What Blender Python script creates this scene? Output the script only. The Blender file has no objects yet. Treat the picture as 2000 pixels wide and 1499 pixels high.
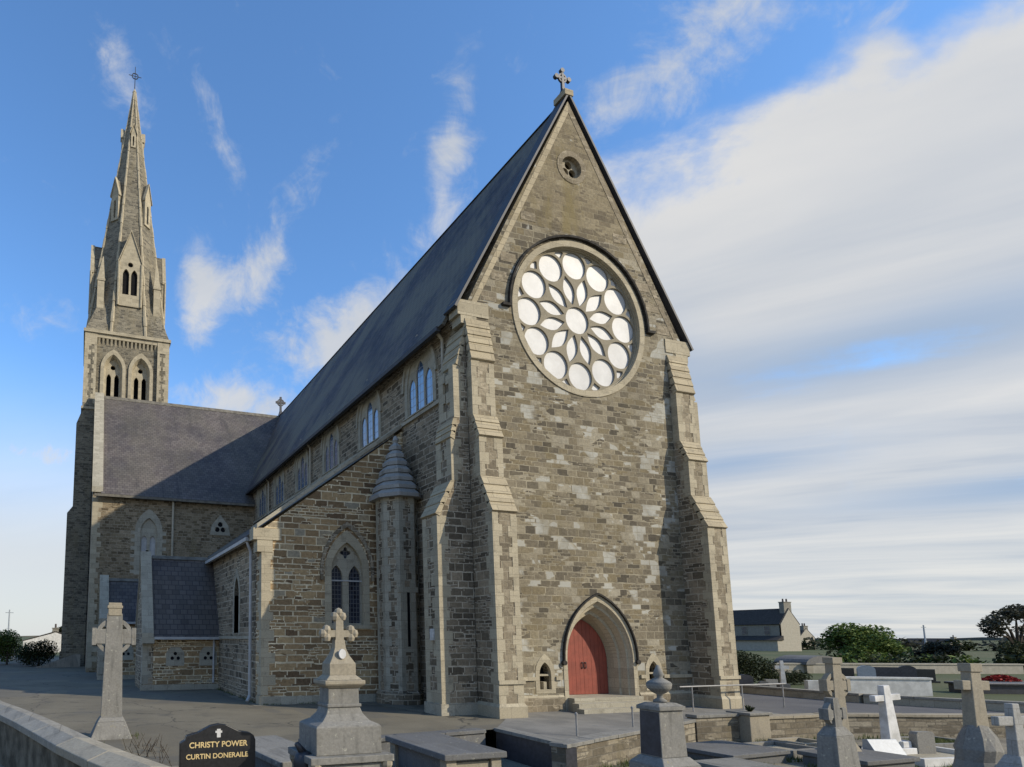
import bpy, bmesh, math, random
from math import sin, cos, pi, radians, sqrt, atan2
from mathutils import Vector, Matrix, noise
from mathutils.geometry import tessellate_polygon
random.seed(7)
SC = bpy.context.scene

# ------------------------------------------------------------------ camera
cam_d = bpy.data.cameras.new("camera"); cam = bpy.data.objects.new("camera", cam_d)
SC.collection.objects.link(cam); SC.camera = cam
YAW, PITCH, ROLL = 0.306675, 0.121218, 0.003233
fw = Vector((sin(YAW)*cos(PITCH), cos(YAW)*cos(PITCH), sin(PITCH)))
rt = Vector((cos(YAW), -sin(YAW), 0)); up = rt.cross(fw)
r2 = rt*cos(ROLL)+up*sin(ROLL); u2 = -rt*sin(ROLL)+up*cos(ROLL)
cam.matrix_world = Matrix(((r2.x,u2.x,-fw.x,-17.195),(r2.y,u2.y,-fw.y,-17.273),(r2.z,u2.z,-fw.z,2.438),(0,0,0,1)))
cam_d.sensor_width = 36; cam_d.lens = 21.71
cam_d.shift_x = 0.2281; cam_d.shift_y = 0.1741
cam_d.clip_start = 0.1; cam_d.clip_end = 6000

# ------------------------------------------------------------------ sun, sky, exposure
SUN_AZ, SUN_EL = radians(47), radians(30)      # towards +X from -Y
S = Vector((sin(SUN_AZ)*cos(SUN_EL), -cos(SUN_AZ)*cos(SUN_EL), sin(SUN_EL)))
sd = bpy.data.lights.new("sun", 'SUN'); sd.energy = 4.6; sd.angle = radians(0.6); sd.color = (1.0, 0.90, 0.74)
sun = bpy.data.objects.new("sun", sd); SC.collection.objects.link(sun)
sun.rotation_euler = (-S).to_track_quat('-Z', 'Y').to_euler()
SC.view_settings.view_transform = 'Standard'; SC.view_settings.look = 'None'
SC.view_settings.exposure = 0.0; SC.view_settings.gamma = 1

class NT:
    "tiny node helper"
    def __init__(s, tree): s.t = tree; s.n = tree.nodes; s.l = tree.links
    def node(s, typ, **kw):
        n = s.n.new(typ)
        for k, v in kw.items(): setattr(n, k, v)
        return n
    def put(s, sock, v):
        if isinstance(v, bpy.types.NodeSocket): s.l.new(v, sock)
        elif v is not None:
            if hasattr(sock.default_value, '__len__') and not isinstance(v, (tuple, list)): v = (v,)*len(sock.default_value)
            if hasattr(sock.default_value, '__len__') and len(sock.default_value) == 4 and len(v) == 3: v = (*v, 1)
            sock.default_value = v
    def m(s, op, a, b=None, c=None, clamp=False):
        n = s.node('ShaderNodeMath', operation=op, use_clamp=clamp)
        for i, v in enumerate((a, b, c)): s.put(n.inputs[i], v) if v is not None else None
        return n.outputs[0]
    def vm(s, op, a, b=None):
        n = s.node('ShaderNodeVectorMath', operation=op); s.put(n.inputs[0], a)
        if b is not None: s.put(n.inputs[1], b)
        return n.outputs['Value'] if op in ('DOT_PRODUCT', 'LENGTH') else n.outputs[0]
    def mix(s, f, a, b, blend='MIX'):
        n = s.node('ShaderNodeMix', data_type='RGBA', blend_type=blend); n.clamp_factor = True
        s.put(n.inputs[0], f); s.put(n.inputs[6], a); s.put(n.inputs[7], b); return n.outputs[2]
    def noise(s, vec, scale, detail=4, rough=.55, dist=0, col=False):
        n = s.node('ShaderNodeTexNoise'); s.put(n.inputs['Vector'], vec); n.inputs['Scale'].default_value = scale
        n.inputs['Detail'].default_value = detail; n.inputs['Roughness'].default_value = rough; n.inputs['Distortion'].default_value = dist
        return n.outputs['Color' if col else 'Fac']
    def ramp(s, f, stops, interp='LINEAR'):
        n = s.node('ShaderNodeValToRGB'); s.put(n.inputs[0], f); cr = n.color_ramp; cr.interpolation = interp
        while len(cr.elements) < len(stops): cr.elements.new(0.5)
        for e, (p, c) in zip(cr.elements, stops): e.position = p; e.color = (*c, 1) if len(c) == 3 else c
        return n.outputs[0]
    def ss(s, v, a, b):
        n = s.node('ShaderNodeMapRange', interpolation_type='SMOOTHSTEP'); s.put(n.inputs[0], v)
        n.inputs[1].default_value = a; n.inputs[2].default_value = b; return n.outputs[0]
    def comb(s, x, y, z):
        n = s.node('ShaderNodeCombineXYZ')
        for i, v in enumerate((x, y, z)): s.put(n.inputs[i], v)
        return n.outputs[0]
    def sep(s, v):
        n = s.node('ShaderNodeSeparateXYZ'); s.put(n.inputs[0], v); return n.outputs

world = bpy.data.worlds.new("World"); SC.world = world; world.use_nodes = True
W = NT(world.node_tree)
bg = W.n['Background']; bg.inputs['Strength'].default_value = 0.10
sky = W.node('ShaderNodeTexSky', sky_type='NISHITA', sun_disc=False)
sky.sun_elevation = SUN_EL; sky.sun_rotation = atan2(S.x, S.y); sky.air_density = 1.0; sky.dust_density = 0.5; sky.ozone_density = 2.5; sky.altitude = 0
tc = W.node('ShaderNodeTexCoord').outputs['Generated']
dv = W.vm('NORMALIZE', tc)
dx, dy, dz = W.sep(dv)
az = W.m('ARCTAN2', dx, dy); el = W.m('ARCSINE', dz)
zz = W.m('ADD', W.m('MAXIMUM', dz, 0.0), 0.10)
px = W.m('DIVIDE', dx, zz); py = W.m('DIVIDE', dy, zz)
# streaks run towards azimuth -40 degrees
ca, sa = cos(radians(-40)), sin(radians(-40))
along = W.m('ADD', W.m('MULTIPLY', px, sa), W.m('MULTIPLY', py, ca))
across = W.m('SUBTRACT', W.m('MULTIPLY', px, ca), W.m('MULTIPLY', py, sa))
streak = W.noise(W.comb(W.m('MULTIPLY', along, 0.28), across, 0.3), 1.25, 7, .56, .5)
puff = W.noise(W.comb(px, py, 3.7), 2.6, 8, .58, .35)
wisp = W.noise(W.comb(W.m('MULTIPLY', az, 9.0), W.m('MULTIPLY', el, 3.2), 1.1), 1.6, 7, .62, .6)
def blob(a, e, ra, re, tilt=0.0):
    ua = W.m('SUBTRACT', az, radians(a)); ue = W.m('SUBTRACT', el, radians(e))
    if tilt: ua = W.m('SUBTRACT', ua, W.m('MULTIPLY', ue, tilt))
    q = W.m('ADD', W.m('POWER', W.m('DIVIDE', ua, radians(ra)), 2.0), W.m('POWER', W.m('DIVIDE', ue, radians(re)), 2.0))
    return W.m('POWER', 2.718, W.m('MULTIPLY', q, -1.0))
right = W.ss(az, radians(30), radians(50))
lowband = W.ss(W.m('MULTIPLY', el, -1.0), radians(-24), radians(-3))
bias_r = W.m('SUBTRACT', W.m('MULTIPLY', right, .72), .42)
edge = W.m('MULTIPLY', W.ss(W.m('ADD', el, W.m('MULTIPLY', W.m('SUBTRACT', puff, .5), .30)), radians(29), radians(38)), -.42)
gaps = blob(63, 19, 14, 2.2)
for a, e, ra, re in ((54, 13, 9, 1.4), (70, 9, 10, 1.2), (48, 22, 4, 2.5)): gaps = W.m('ADD', gaps, blob(a, e, ra, re))
m_r = W.ss(W.m('ADD', W.m('ADD', W.m('ADD', W.m('MULTIPLY', streak, .72), W.m('MULTIPLY', puff, .28)), bias_r), W.m('SUBTRACT', W.m('MULTIPLY', edge, right), W.m('MULTIPLY', gaps, .11))), .38, .70)
bsum = W.m('MULTIPLY', blob(26, 29, 5.5, 3.5, .2), .56)
for a, e, ra, re, t, k in ((34.3, 39, 2.4, 6.0, .25, .50), (24.5, 25.5, 6, 3.0, .3, .60), (14.6, 31.3, 3.0, 3.2, .3, .58), (9.4, 32.0, 2.4, 3.6, .2, .52), (12.7, 40, 1.8, 3.6, -.5, .34), (2, 43, 2.4, 3.5, -.4, .36), (13.6, 21.4, 7, 2.6, 0, .60), (-4.3, 15.5, 5, 1.6, -.3, .52), (50, 39, 6, 4, .3, .40), (58, 41, 5, 3, .2, .34), (9.6, 28, 2.2, 2.6, 0, .42)):
    bsum = W.m('ADD', bsum, W.m('MULTIPLY', blob(a, e, ra, re, t), k))
cl = W.m('ADD', W.m('MULTIPLY', W.noise(dv, 7.0, 9, .62, .9), .62), W.m('MULTIPLY', W.noise(W.vm('ADD', dv, (3.1, 1.7, 5.0)), 19.0, 6, .65, .6), .38))
m_l = W.ss(W.m('ADD', cl, W.m('MULTIPLY', bsum, .50)), .565, .85)
m_r = W.ss(W.m('ADD', m_r, W.m('MULTIPLY', W.m('SUBTRACT', cl, .5), .9)), .08, .95)
mask = W.m('MAXIMUM', W.m('MULTIPLY', m_r, .96), W.m('MULTIPLY', m_l, .88))
hz = W.m('MULTIPLY', W.ss(W.m('MULTIPLY', el, -1.0), radians(-25), radians(-6)), .92)
mask = W.m('MAXIMUM', mask, W.m('MULTIPLY', hz, W.m('SUBTRACT', 1.0, W.m('MULTIPLY', right, .30))), clamp=True)
shade = W.noise(W.comb(W.m('MULTIPLY', along, 0.35), across, 5.3), 1.9, 6, .55, .4)
ccol = W.ramp(shade, [(.28, (4.6, 5.1, 5.9)), (.45, (6.2, 6.4, 6.65)), (.66, (7.6, 7.5, 7.3))])
ccol = W.mix(W.m('MULTIPLY', W.m('SUBTRACT', 1.0, right), W.ss(W.m('MULTIPLY', el, -1.0), radians(-26), radians(-4))), ccol, (7.0, 7.05, 7.05))
bands = W.noise(W.comb(W.m('MULTIPLY', along, .10), W.m('MULTIPLY', across, .9), 9.0), 1.6, 6, .6, .3)
ccol = W.mix(W.m('MULTIPLY', W.m('MINIMUM', gaps, 1.0), W.ss(bands, .30, .62)), ccol, (3.6, 4.7, 6.4))
ccol = W.mix(W.m('MULTIPLY', W.ss(bands, .52, .72), W.m('MULTIPLY', right, .35)), ccol, (4.6, 5.3, 6.2))
tint = W.mix(1.0, sky.outputs[0], (1.62, 2.22, 2.68), 'MULTIPLY')
W.l.new(W.mix(mask, tint, ccol), bg.inputs['Color'])

# ------------------------------------------------------------------ materials
def new_mat(name, rough=.9, spec=.25, metal=0):
    m = bpy.data.materials.new(name); m.use_nodes = True
    N = NT(m.node_tree); b = m.node_tree.nodes['Principled BSDF']
    b.inputs['Roughness'].default_value = rough; b.inputs['Specular IOR Level'].default_value = spec; b.inputs['Metallic'].default_value = metal
    return m, N, b
def bump(N, b, h, strength=.4, dist=.02):
    n = N.node('ShaderNodeBump'); n.inputs['Strength'].default_value = strength; n.inputs['Distance'].default_value = dist
    N.put(n.inputs['Height'], h); N.l.new(n.outputs[0], b.inputs['Normal'])
def brick(N, vec, w, h, mortar=.014, smooth=.15, off=.5, squash=1.0):
    n = N.node('ShaderNodeTexBrick'); N.put(n.inputs['Vector'], vec)
    n.offset = off; n.squash = squash; n.squash_frequency = 3; n.offset_frequency = 2
    n.inputs['Color1'].default_value = (0, 0, 0, 1); n.inputs['Color2'].default_value = (1, 1, 1, 1); n.inputs['Mortar'].default_value = (0, 0, 0, 1)
    n.inputs['Scale'].default_value = 1; n.inputs['Mortar Size'].default_value = mortar; n.inputs['Mortar Smooth'].default_value = smooth
    n.inputs['Bias'].default_value = 0; n.inputs['Brick Width'].default_value = w; n.inputs['Row Height'].default_value = h
    return n.outputs['Color'], n.outputs['Fac']
def uvw(N):
    return N.node('ShaderNodeTexCoord').outputs['UV']
def warp(N, uv, a=.10, b=.06):
    "uneven courses and stone lengths"
    x, y, z = N.sep(uv)
    ny = N.noise(N.comb(0.0, y, 7.0), .9, 2)
    y2 = N.m('ADD', y, N.m('MULTIPLY', ny, a*6))
    row = N.m('FLOOR', N.m('MULTIPLY', y2, 3.7))
    nx = N.noise(N.comb(N.m('MULTIPLY', x, .8), N.m('MULTIPLY', row, 7.31), 0.0), 1.0, 1)
    x2 = N.m('ADD', x, N.m('MULTIPLY', nx, b*14))
    w = N.noise(uv, 5.0, 3)
    return N.comb(x2, N.m('ADD', y2, N.m('MULTIPLY', N.m('SUBTRACT', w, .5), .05)), 0.0)

def masonry(name, stops, mortar_col, w=.78, h=.27, pale=None, pale_amt=0.0, lichen=0.0, damp=0.0, mort=.02, tone=1.0):
    m, N, b = new_mat(name, .92, .2)
    uv = uvw(N); wv = warp(N, uv)
    c1, f1 = brick(N, wv, w, h, mort, .2)
    c2, f2 = brick(N, N.vm('ADD', wv, (3.17, 1.03, 0)), w*.52, h*.5, mort*.8, .2)
    sel = N.ss(N.noise(N.comb(N.m('MULTIPLY', N.sep(uv)[0], .7), N.m('MULTIPLY', N.sep(uv)[1], 1.6), 2.0), 1.0, 2), .56, .57)
    cc = N.mix(sel, c1, c2); ff = N.m('ADD', N.m('MULTIPLY', f1, N.m('SUBTRACT', 1.0, sel)), N.m('MULTIPLY', f2, sel))
    col = N.ramp(cc, stops)
    fine = N.noise(uv, 9.0, 5, .7); big = N.noise(uv, .33, 4)
    col = N.mix(1.0, col, N.ramp(fine, [(.25, (.62, .61, .60)), (.75, (1.30, 1.28, 1.24))]), 'MULTIPLY')
    if pale:
        zone = N.ss(N.noise(uv, .62, 3), .46, .66)
        c3, f3 = brick(N, N.vm('ADD', wv, (1.1, .0, 0)), w*1.5, h*2, .0, .1, .37)
        bigp = N.m('MULTIPLY', N.m('GREATER_THAN', c3, 1-pale_amt*.42), N.ss(N.noise(uv, .5, 2), .47, .50))
        pm = N.m('MULTIPLY', N.m('GREATER_THAN', cc, N.m('SUBTRACT', 1.0, N.m('MULTIPLY', zone, pale_amt))), .85)
        pm = N.m('MAXIMUM', pm, N.m('MULTIPLY', bigp, N.m('ADD', .55, N.m('MULTIPLY', N.ss(N.noise(uv, 2.2, 4), .35, .6), .40))))
        col = N.mix(pm, col, N.mix(fine, pale, (.33, .31, .26))); ff = N.m('MULTIPLY', ff, N.m('SUBTRACT', 1.0, N.m('MULTIPLY', pm, .5)))
    mc = N.mix(1.0, mortar_col, N.ramp(N.noise(uv, 3.0, 4), [(.3, (.7, .7, .7)), (.7, (1.2, 1.2, 1.2))]), 'MULTIPLY')
    col = N.mix(N.m('MULTIPLY', ff, N.ramp(N.noise(uv, .8, 3), [(.35, (.65,)*3), (.65, (1,)*3)])), col, mc)
    col = N.mix(1.0, col, N.ramp(big, [(.3, (.80*tone, .79*tone, .78*tone)), (.7, (1.13*tone, 1.12*tone, 1.1*tone))]), 'MULTIPLY')
    if lichen:
        x, y, z = N.sep(uv)
        ln = N.noise(N.comb(x, N.m('MULTIPLY', y, .22), 4.0), 1.1, 5, .65)
        col = N.mix(N.m('MULTIPLY', N.ss(ln, .50, .72), lichen), col, (.19, .152, .072))
    N.l.new(col, b.inputs['Base Color'])
    bump(N, b, N.m('SUBTRACT', N.m('MULTIPLY', fine, .5), N.m('MULTIPLY', ff, .8)), .55, .03)
    return m
M = {}
M['facade'] = masonry('facade_masonry', [(0, (0.079, 0.070, 0.054)), (.2, (0.141, 0.123, 0.090)), (.42, (0.203, 0.177, 0.128)), (.58, (0.186, 0.155, 0.097)), (.8, (0.258, 0.230, 0.169)), (1, (0.322, 0.296, 0.232))], (0.339, 0.299, 0.215), .46, .225, (0.452, 0.458, 0.412), .26, .22, mort=.017)
M['panel'] = masonry('buttress_panel', [(0, (.15, .128, .092)), (.3, (.25, .215, .155)), (.6, (.21, .178, .125)), (1, (.36, .315, .235))], (.34, .295, .215), .40, .24, None, 0, .12, mort=.014)
M['gable'] = masonry('gable_masonry', [(0, (0.125, 0.105, 0.073)), (.3, (0.180, 0.151, 0.102)), (.6, (0.210, 0.177, 0.116)), (1, (0.270, 0.232, 0.158))], (0.280, 0.242, 0.163), .46, .225, (0.360, 0.355, 0.306), .05, .85, mort=.012)
M['aisle'] = masonry('brown_masonry', [(0, (0.137, 0.092, 0.055)), (.3, (0.239, 0.168, 0.094)), (.6, (0.330, 0.228, 0.122)), (.85, (0.421, 0.306, 0.167)), (1, (0.296, 0.269, 0.205))], (0.780, 0.666, 0.450), .60, .25, None, 0, .06, mort=.023)
M['side'] = masonry('grey_rubble', [(0, (0.094, 0.078, 0.057)), (.3, (0.156, 0.131, 0.094)), (.6, (0.219, 0.181, 0.128)), (1, (0.308, 0.255, 0.181))], (0.486, 0.427, 0.323), .46, .22, None, 0, .10, mort=.018)
M['rubble'] = masonry('ochre_rubble', [(0, (0.110, 0.085, 0.054)), (.4, (0.188, 0.148, 0.093)), (1, (0.311, 0.252, 0.172))], (0.350, 0.299, 0.211), .36, .20, None, 0, .35, mort=.018)
M['tower'] = masonry('tower_masonry', [(0, (0.090, 0.083, 0.068)), (.4, (0.156, 0.142, 0.110)), (1, (0.252, 0.226, 0.171))], (0.300, 0.275, 0.207), .40, .19, None, 0, .30, mort=.016)

def dressed(name, c0, c1, stain=.35, w=.62, h=.34, joint=.006, soot=.0):
    m, N, b = new_mat(name, .88, .22)
    uv = uvw(N); c, f = brick(N, uv, w, h, joint, .1)
    base = N.mix(N.m('ADD', N.m('MULTIPLY', c, .55), N.m('MULTIPLY', N.noise(uv, 1.7, 5, .62), .45)), c0, c1)
    st = N.ss(N.noise(uv, 2.3, 6, .68), .50, .72)
    base = N.mix(N.m('MULTIPLY', st, stain), base, (.12, .108, .082))
    base = N.mix(1.0, base, N.ramp(N.noise(uv, 22, 3, .7), [(.3, (.82,)*3), (.7, (1.14,)*3)]), 'MULTIPLY')
    base = N.mix(N.m('MULTIPLY', f, .55), base, (.14, .12, .09))
    if soot:
        x_, y_, z_ = N.sep(uv)
        run = N.ss(N.noise(N.comb(N.m('MULTIPLY', x_, 7.0), N.m('MULTIPLY', y_, .9), 3.0), 1.0, 4, .6), .50, .68)
        base = N.mix(N.m('MULTIPLY', run, soot*1.1), base, (.075, .074, .066))
        lic = N.ss(N.noise(uv, 7.5, 5, .7), .60, .67)
        base = N.mix(N.m('MULTIPLY', lic, min(.7, soot*1.6)), base, (.42, .41, .33))
        lic2 = N.ss(N.noise(N.vm('ADD', uv, (5.3, 2.1, 0)), 5.0, 5, .7), .63, .69)
        base = N.mix(N.m('MULTIPLY', lic2, min(.7, soot*1.5)), base, (.30, .235, .075))
        base = N.mix(N.m('MULTIPLY', N.ss(N.noise(uv, .9, 5, .7), .46, .66), soot), base, (.10, .10, .092))
    N.l.new(base, b.inputs['Base Color']); bump(N, b, N.m('SUBTRACT', N.noise(uv, 14, 4), f), .25, .012)
    return m
M['stone'] = dressed('dressed_limestone', (0.299, 0.259, 0.181), (0.454, 0.398, 0.283), .5)
M['weather'] = dressed('weathering_slabs', (0.312, 0.260, 0.171), (0.451, 0.383, 0.256), .4, 1.2, .27, .012)
M['greystone'] = dressed('grey_limestone', (0.281, 0.256, 0.194), (0.418, 0.382, 0.293), .55)
M['cap'] = dressed('lichened_cap_stone', (0.246, 0.239, 0.220), (0.377, 0.369, 0.336), .55, .6, .3, .004)
M['grave_grey'] = dressed('grey_grave_stone', (0.170, 0.163, 0.144), (0.281, 0.270, 0.239), .5, 3, 3, .0, .4)
M['grave_tan'] = dressed('tan_grave_stone', (0.252, 0.219, 0.160), (0.378, 0.334, 0.250), .45, 3, 3, .0, .15)
M['slab'] = dressed('grave_slab_stone', (.10, .10, .098), (.19, .187, .178), .45, 3, 3, .0, .3)
M['coping'] = dressed('wall_coping_stone', (.22, .205, .17), (.33, .305, .25), .5, 1.1, 1.6, .008, .3)
M['rubble_pale'] = masonry('pale_rubble', [(0, (0.109, 0.094, 0.070)), (.4, (0.195, 0.170, 0.126)), (1, (0.289, 0.260, 0.202))], (0.156, 0.140, 0.109), .55, .2, None, 0, .25, mort=.02)

def slate(name, c0, c1, streak=.0, moss=.0, rough=.52):
    m, N, b = new_mat(name, rough, .22)
    uv = uvw(N); c, f = brick(N, uv, .34, .27, .016, .1)
    col = N.mix(c, c0, c1)
    x, y, z = N.sep(uv)
    big = N.noise(uv, .25, 4)
    col = N.mix(1.0, col, N.ramp(big, [(.3, (.66, .68, .72)), (.7, (1.4, 1.35, 1.24))]), 'MULTIPLY')
    if streak:
        s = N.ss(N.noise(N.comb(N.m('MULTIPLY', x, 1.5), N.m('MULTIPLY', y, .16), 0.0), 1.0, 5, .7), .52, .72)
        col = N.mix(N.m('MULTIPLY', s, streak), col, (.028, .028, .032))
    if moss:
        s = N.ss(N.noise(N.comb(N.m('MULTIPLY', x, .8), N.m('MULTIPLY', y, .45), 2.0), .42, 6, .68), .40, .60)
        col = N.mix(N.m('MULTIPLY', s, moss), col, (.150, .136, .098))
        col = N.mix(N.m('MULTIPLY', N.ss(N.noise(uv, 3.2, 6, .75), .60, .70), moss*.6), col, (.13, .125, .10))
    col = N.mix(N.m('MULTIPLY', f, .5), col, (.02, .02, .024))
    N.l.new(col, b.inputs['Base Color']); bump(N, b, N.m('SUBTRACT', N.m('MULTIPLY', c, .4), f), .35, .012)
    return m
M['slate'] = slate('nave_slates', (.042, .041, .050), (.088, .080, .082), .35, .95, .66)
M['slate2'] = slate('transept_slates', (.078, .068, .068), (.118, .106, .102), .6, .3, .72)
M['slate3'] = slate('porch_slates', (.060, .054, .056), (.105, .095, .094), .4, .2, .72)

def plain(name, col, rough=.6, spec=.4, var=.25, metal=0, scale=3.0, col2=None, bmp=.15):
    m, N, b = new_mat(name, rough, spec, metal)
    tcn = N.node('ShaderNodeTexCoord').outputs['Object']
    n = N.noise(tcn, scale, 6, .65)
    c2 = col2 or tuple(min(1, x*(1-var)) for x in col)
    c = N.mix(N.ss(n, .3, .7), c2, tuple(min(1, x*(1+var*.4)) for x in col))
    N.l.new(c, b.inputs['Base Color'])
    if bmp: bump(N, b, N.noise(tcn, scale*9, 4), bmp, .01)
    return m
def leaded(name, c0, c1, lead, w, h, rough, ior, spec):
    m, N, b = new_mat(name, rough, spec); uv = uvw(N); c, f = brick(N, uv, w, h, .012, .1, .0)
    N.l.new(N.mix(f, N.mix(c, c0, c1), lead), b.inputs['Base Color']); b.inputs['IOR'].default_value = ior
    N.l.new(N.m('ADD', rough, N.m('MULTIPLY', f, .5)), b.inputs['Roughness'])
    bump(N, b, N.m('ADD', N.noise(uv, 1.6, 2), N.m('MULTIPLY', c, .35)), .14, .05); return m
M['glass'] = leaded('leaded_dark_glass', (.012, .014, .024), (.035, .040, .055), (.09, .09, .09), .13, .17, .16, 1.5, .6)
def sky_glass():
    m, N, b = new_mat('sky_tinted_glazing', .12, .9, 0.0)
    tcn = N.node('ShaderNodeTexCoord').outputs['Object']
    b.inputs['Base Color'].default_value = (.06, .11, .20, 1); b.inputs['IOR'].default_value = 2.3
    bump(N, b, N.noise(tcn, 1.1, 2), .10, .05); return m
M['skyglass'] = leaded('sky_tinted_glazing', (.045, .085, .16), (.07, .12, .21), (.05, .052, .058), .26, .34, .12, 2.2, .9)  # blue pane colours hold the reflection of the sky
M['white_glass'] = plain('white_glazing', (.50, .50, .49), .45, .2, .16, 0, 1.3, None, 0)  # flat white includes the bright reflection on the pale rose glazing
M['tracery'] = dressed('rose_tracery_stone', (0.230, 0.200, 0.143), (0.338, 0.297, 0.215), .4, 9, 9, 0)
M['red'] = plain('red_painted_timber', (.235, .052, .030), .6, .4, .22, 0, 2.5, None, .2)
M['iron'] = plain('dark_iron', (.030, .030, .034), .5, .5, .4)
M['lead'] = plain('dark_gutter', (.045, .046, .05), .6, .4, .3)
M['pipe'] = plain('grey_painted_pipe', (.40, .40, .385), .5, .4, .2)
M['buffpipe'] = plain('buff_painted_pipe', (.42, .37, .27), .5, .4, .2)
M['ridge'] = plain('ridge_tile', (.16, .145, .115), .8, .3, .4)
M['black'] = plain('black_granite', (.020, .020, .021), .32, .5, .4, 0, 20, None, .05)
M['gold'] = plain('gold_lettering', (.62, .47, .22), .45, .5, .15)
M['white'] = plain('white_marble', (.58, .572, .55), .7, .3, .34, 0, 2.6, (.40, .392, .36))
M['whitewash'] = plain('whitewashed_render', (.60, .585, .54), .9, .2, .22)
M['bluegrey'] = plain('pale_blue_granite', (.33, .36, .38), .45, .4, .15, 0, 12)
M['steel'] = plain('galvanised_rail', (.27, .262, .245), .55, .5, .3)
M['dark_tomb'] = plain('dark_granite_and_shade', (.035, .036, .044), .42, .5, .4, 0, 9)
M['redflower'] = plain('red_petals', (.36, .035, .03), .7, .2, .5, 0, 12)
M['bark'] = plain('bark', (.07, .058, .045), .95, .1, .5)
M['render'] = plain('cream_render', (.36, .33, .265), .9, .2, .15)
M['greyrender'] = plain('grey_and_shade_render', (.22, .205, .168), .9, .2, .18)  # darker copy of the cream render for shaded house fronts; also chimneys, vault
M['farslate'] = plain('far_slate', (.062, .056, .050), .9, .1, .3)
M['void'] = plain('dark_opening', (.010, .010, .011), .9, .1, .3)
M['pot'] = plain('chimney_pot', (.10, .085, .075), .9, .2, .3)

def ground_mat(name, c0, c1, spot, rough=.92, sc=.5, patch=None):
    m, N, b = new_mat(name, rough, .25)
    t = N.node('ShaderNodeTexCoord').outputs['Object']
    c = N.mix(N.ss(N.noise(t, sc, 6, .6), .32, .68), c0, c1)
    c = N.mix(1.0, c, N.ramp(N.noise(t, 34, 3, .8), [(.3, (1-spot,)*3), (.7, (1+spot,)*3)]), 'MULTIPLY')
    if name == 'worn_tarmac':
        vo = N.node('ShaderNodeTexVoronoi', feature='DISTANCE_TO_EDGE'); N.put(vo.inputs['Vector'], N.vm('ADD', t, N.vm('MULTIPLY', N.noise(t, .9, 3, .6, 0, True), (1.6, 1.6, 0)))); vo.inputs['Scale'].default_value = .22
        c = N.mix(N.m('MULTIPLY', N.m('LESS_THAN', vo.outputs['Distance'], .006), .75), c, (.05, .047, .04))
        vc = N.node('ShaderNodeTexVoronoi', distance='CHEBYCHEV'); N.put(vc.inputs['Vector'], t); vc.inputs['Scale'].default_value = .28; vc.inputs['Randomness'].default_value = .8
        c = N.mix(N.m('MULTIPLY', N.m('GREATER_THAN', N.sep(vc.outputs['Color'])[0], .70), .35), c, (.10, .098, .09))
    if patch: c = N.mix(N.m('MULTIPLY', N.ss(N.noise(t, sc*2.7, 5, .65), .55, .66), .7), c, patch)
    N.l.new(c, b.inputs['Base Color']); bump(N, b, N.noise(t, 50, 4, .8), .35, .012)
    return m
M['yard'] = ground_mat('worn_tarmac', (0.135, 0.118, 0.084), (0.184, 0.161, 0.113), .2, sc=.35, patch=(0.113, 0.102, 0.078))
M['road'] = ground_mat('road_tarmac', (.085, .085, .088), (.12, .118, .116), .15)
M['paving'] = ground_mat('paving', (.15, .145, .13), (.23, .218, .19), .15, sc=.8)
M['dirtwall'] = plain('mossy_dark_render', (0.153, 0.136, 0.102), .95, .1, .6, 0, 2.2, None, .6)
M['hood'] = plain('dark_hood_stone', (.050, .046, .040), .95, .1, .5, 0, 5)  # near-black tone over the whole of each hood moulding
M['soil'] = ground_mat('grave_ground', (.14, .125, .095), (.24, .21, .155), .3, sc=1.1, patch=(.07, .085, .035))
M['gravel'] = ground_mat('grave_gravel', (.27, .24, .175), (.36, .32, .235), .35, sc=2)
M['grass'] = ground_mat('grass_field', (.055, .075, .028), (.095, .095, .045), .25, sc=.05)
M['hill'] = ground_mat('far_land', (.075, .085, .075), (.12, .115, .10), .1, sc=.01)

def leaf_mat(name, stops):
    m, N, b = new_mat(name, .75, .2)
    oi = N.node('ShaderNodeNewGeometry')
    c = N.ramp(oi.outputs['Random Per Island'], stops)
    N.l.new(c, b.inputs['Base Color'])
    tr = N.node('ShaderNodeBsdfTranslucent'); N.l.new(c, tr.inputs[0])
    mx = N.node('ShaderNodeMixShader'); mx.inputs[0].default_value = .25
    N.l.new(b.outputs[0], mx.inputs[1]); N.l.new(tr.outputs[0], mx.inputs[2])
    N.l.new(mx.outputs[0], m.node_tree.nodes['Material Output'].inputs[0])
    return m
M['leaf'] = leaf_mat('green_leaves', [(0, (.040, .068, .014)), (.5, (.095, .15, .034)), (1, (.19, .235, .07))])
M['leafdark'] = leaf_mat('dark_leaves', [(0, (.012, .018, .008)), (.6, (.030, .042, .016)), (1, (.06, .07, .03))])
M['leafgrey'] = leaf_mat('grey_brown_leaves', [(0, (.030, .032, .022)), (.6, (.06, .062, .042)), (1, (.10, .10, .065))])
M['blade'] = leaf_mat('grass_blades', [(0, (.045, .075, .018)), (1, (.16, .17, .06))])

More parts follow.
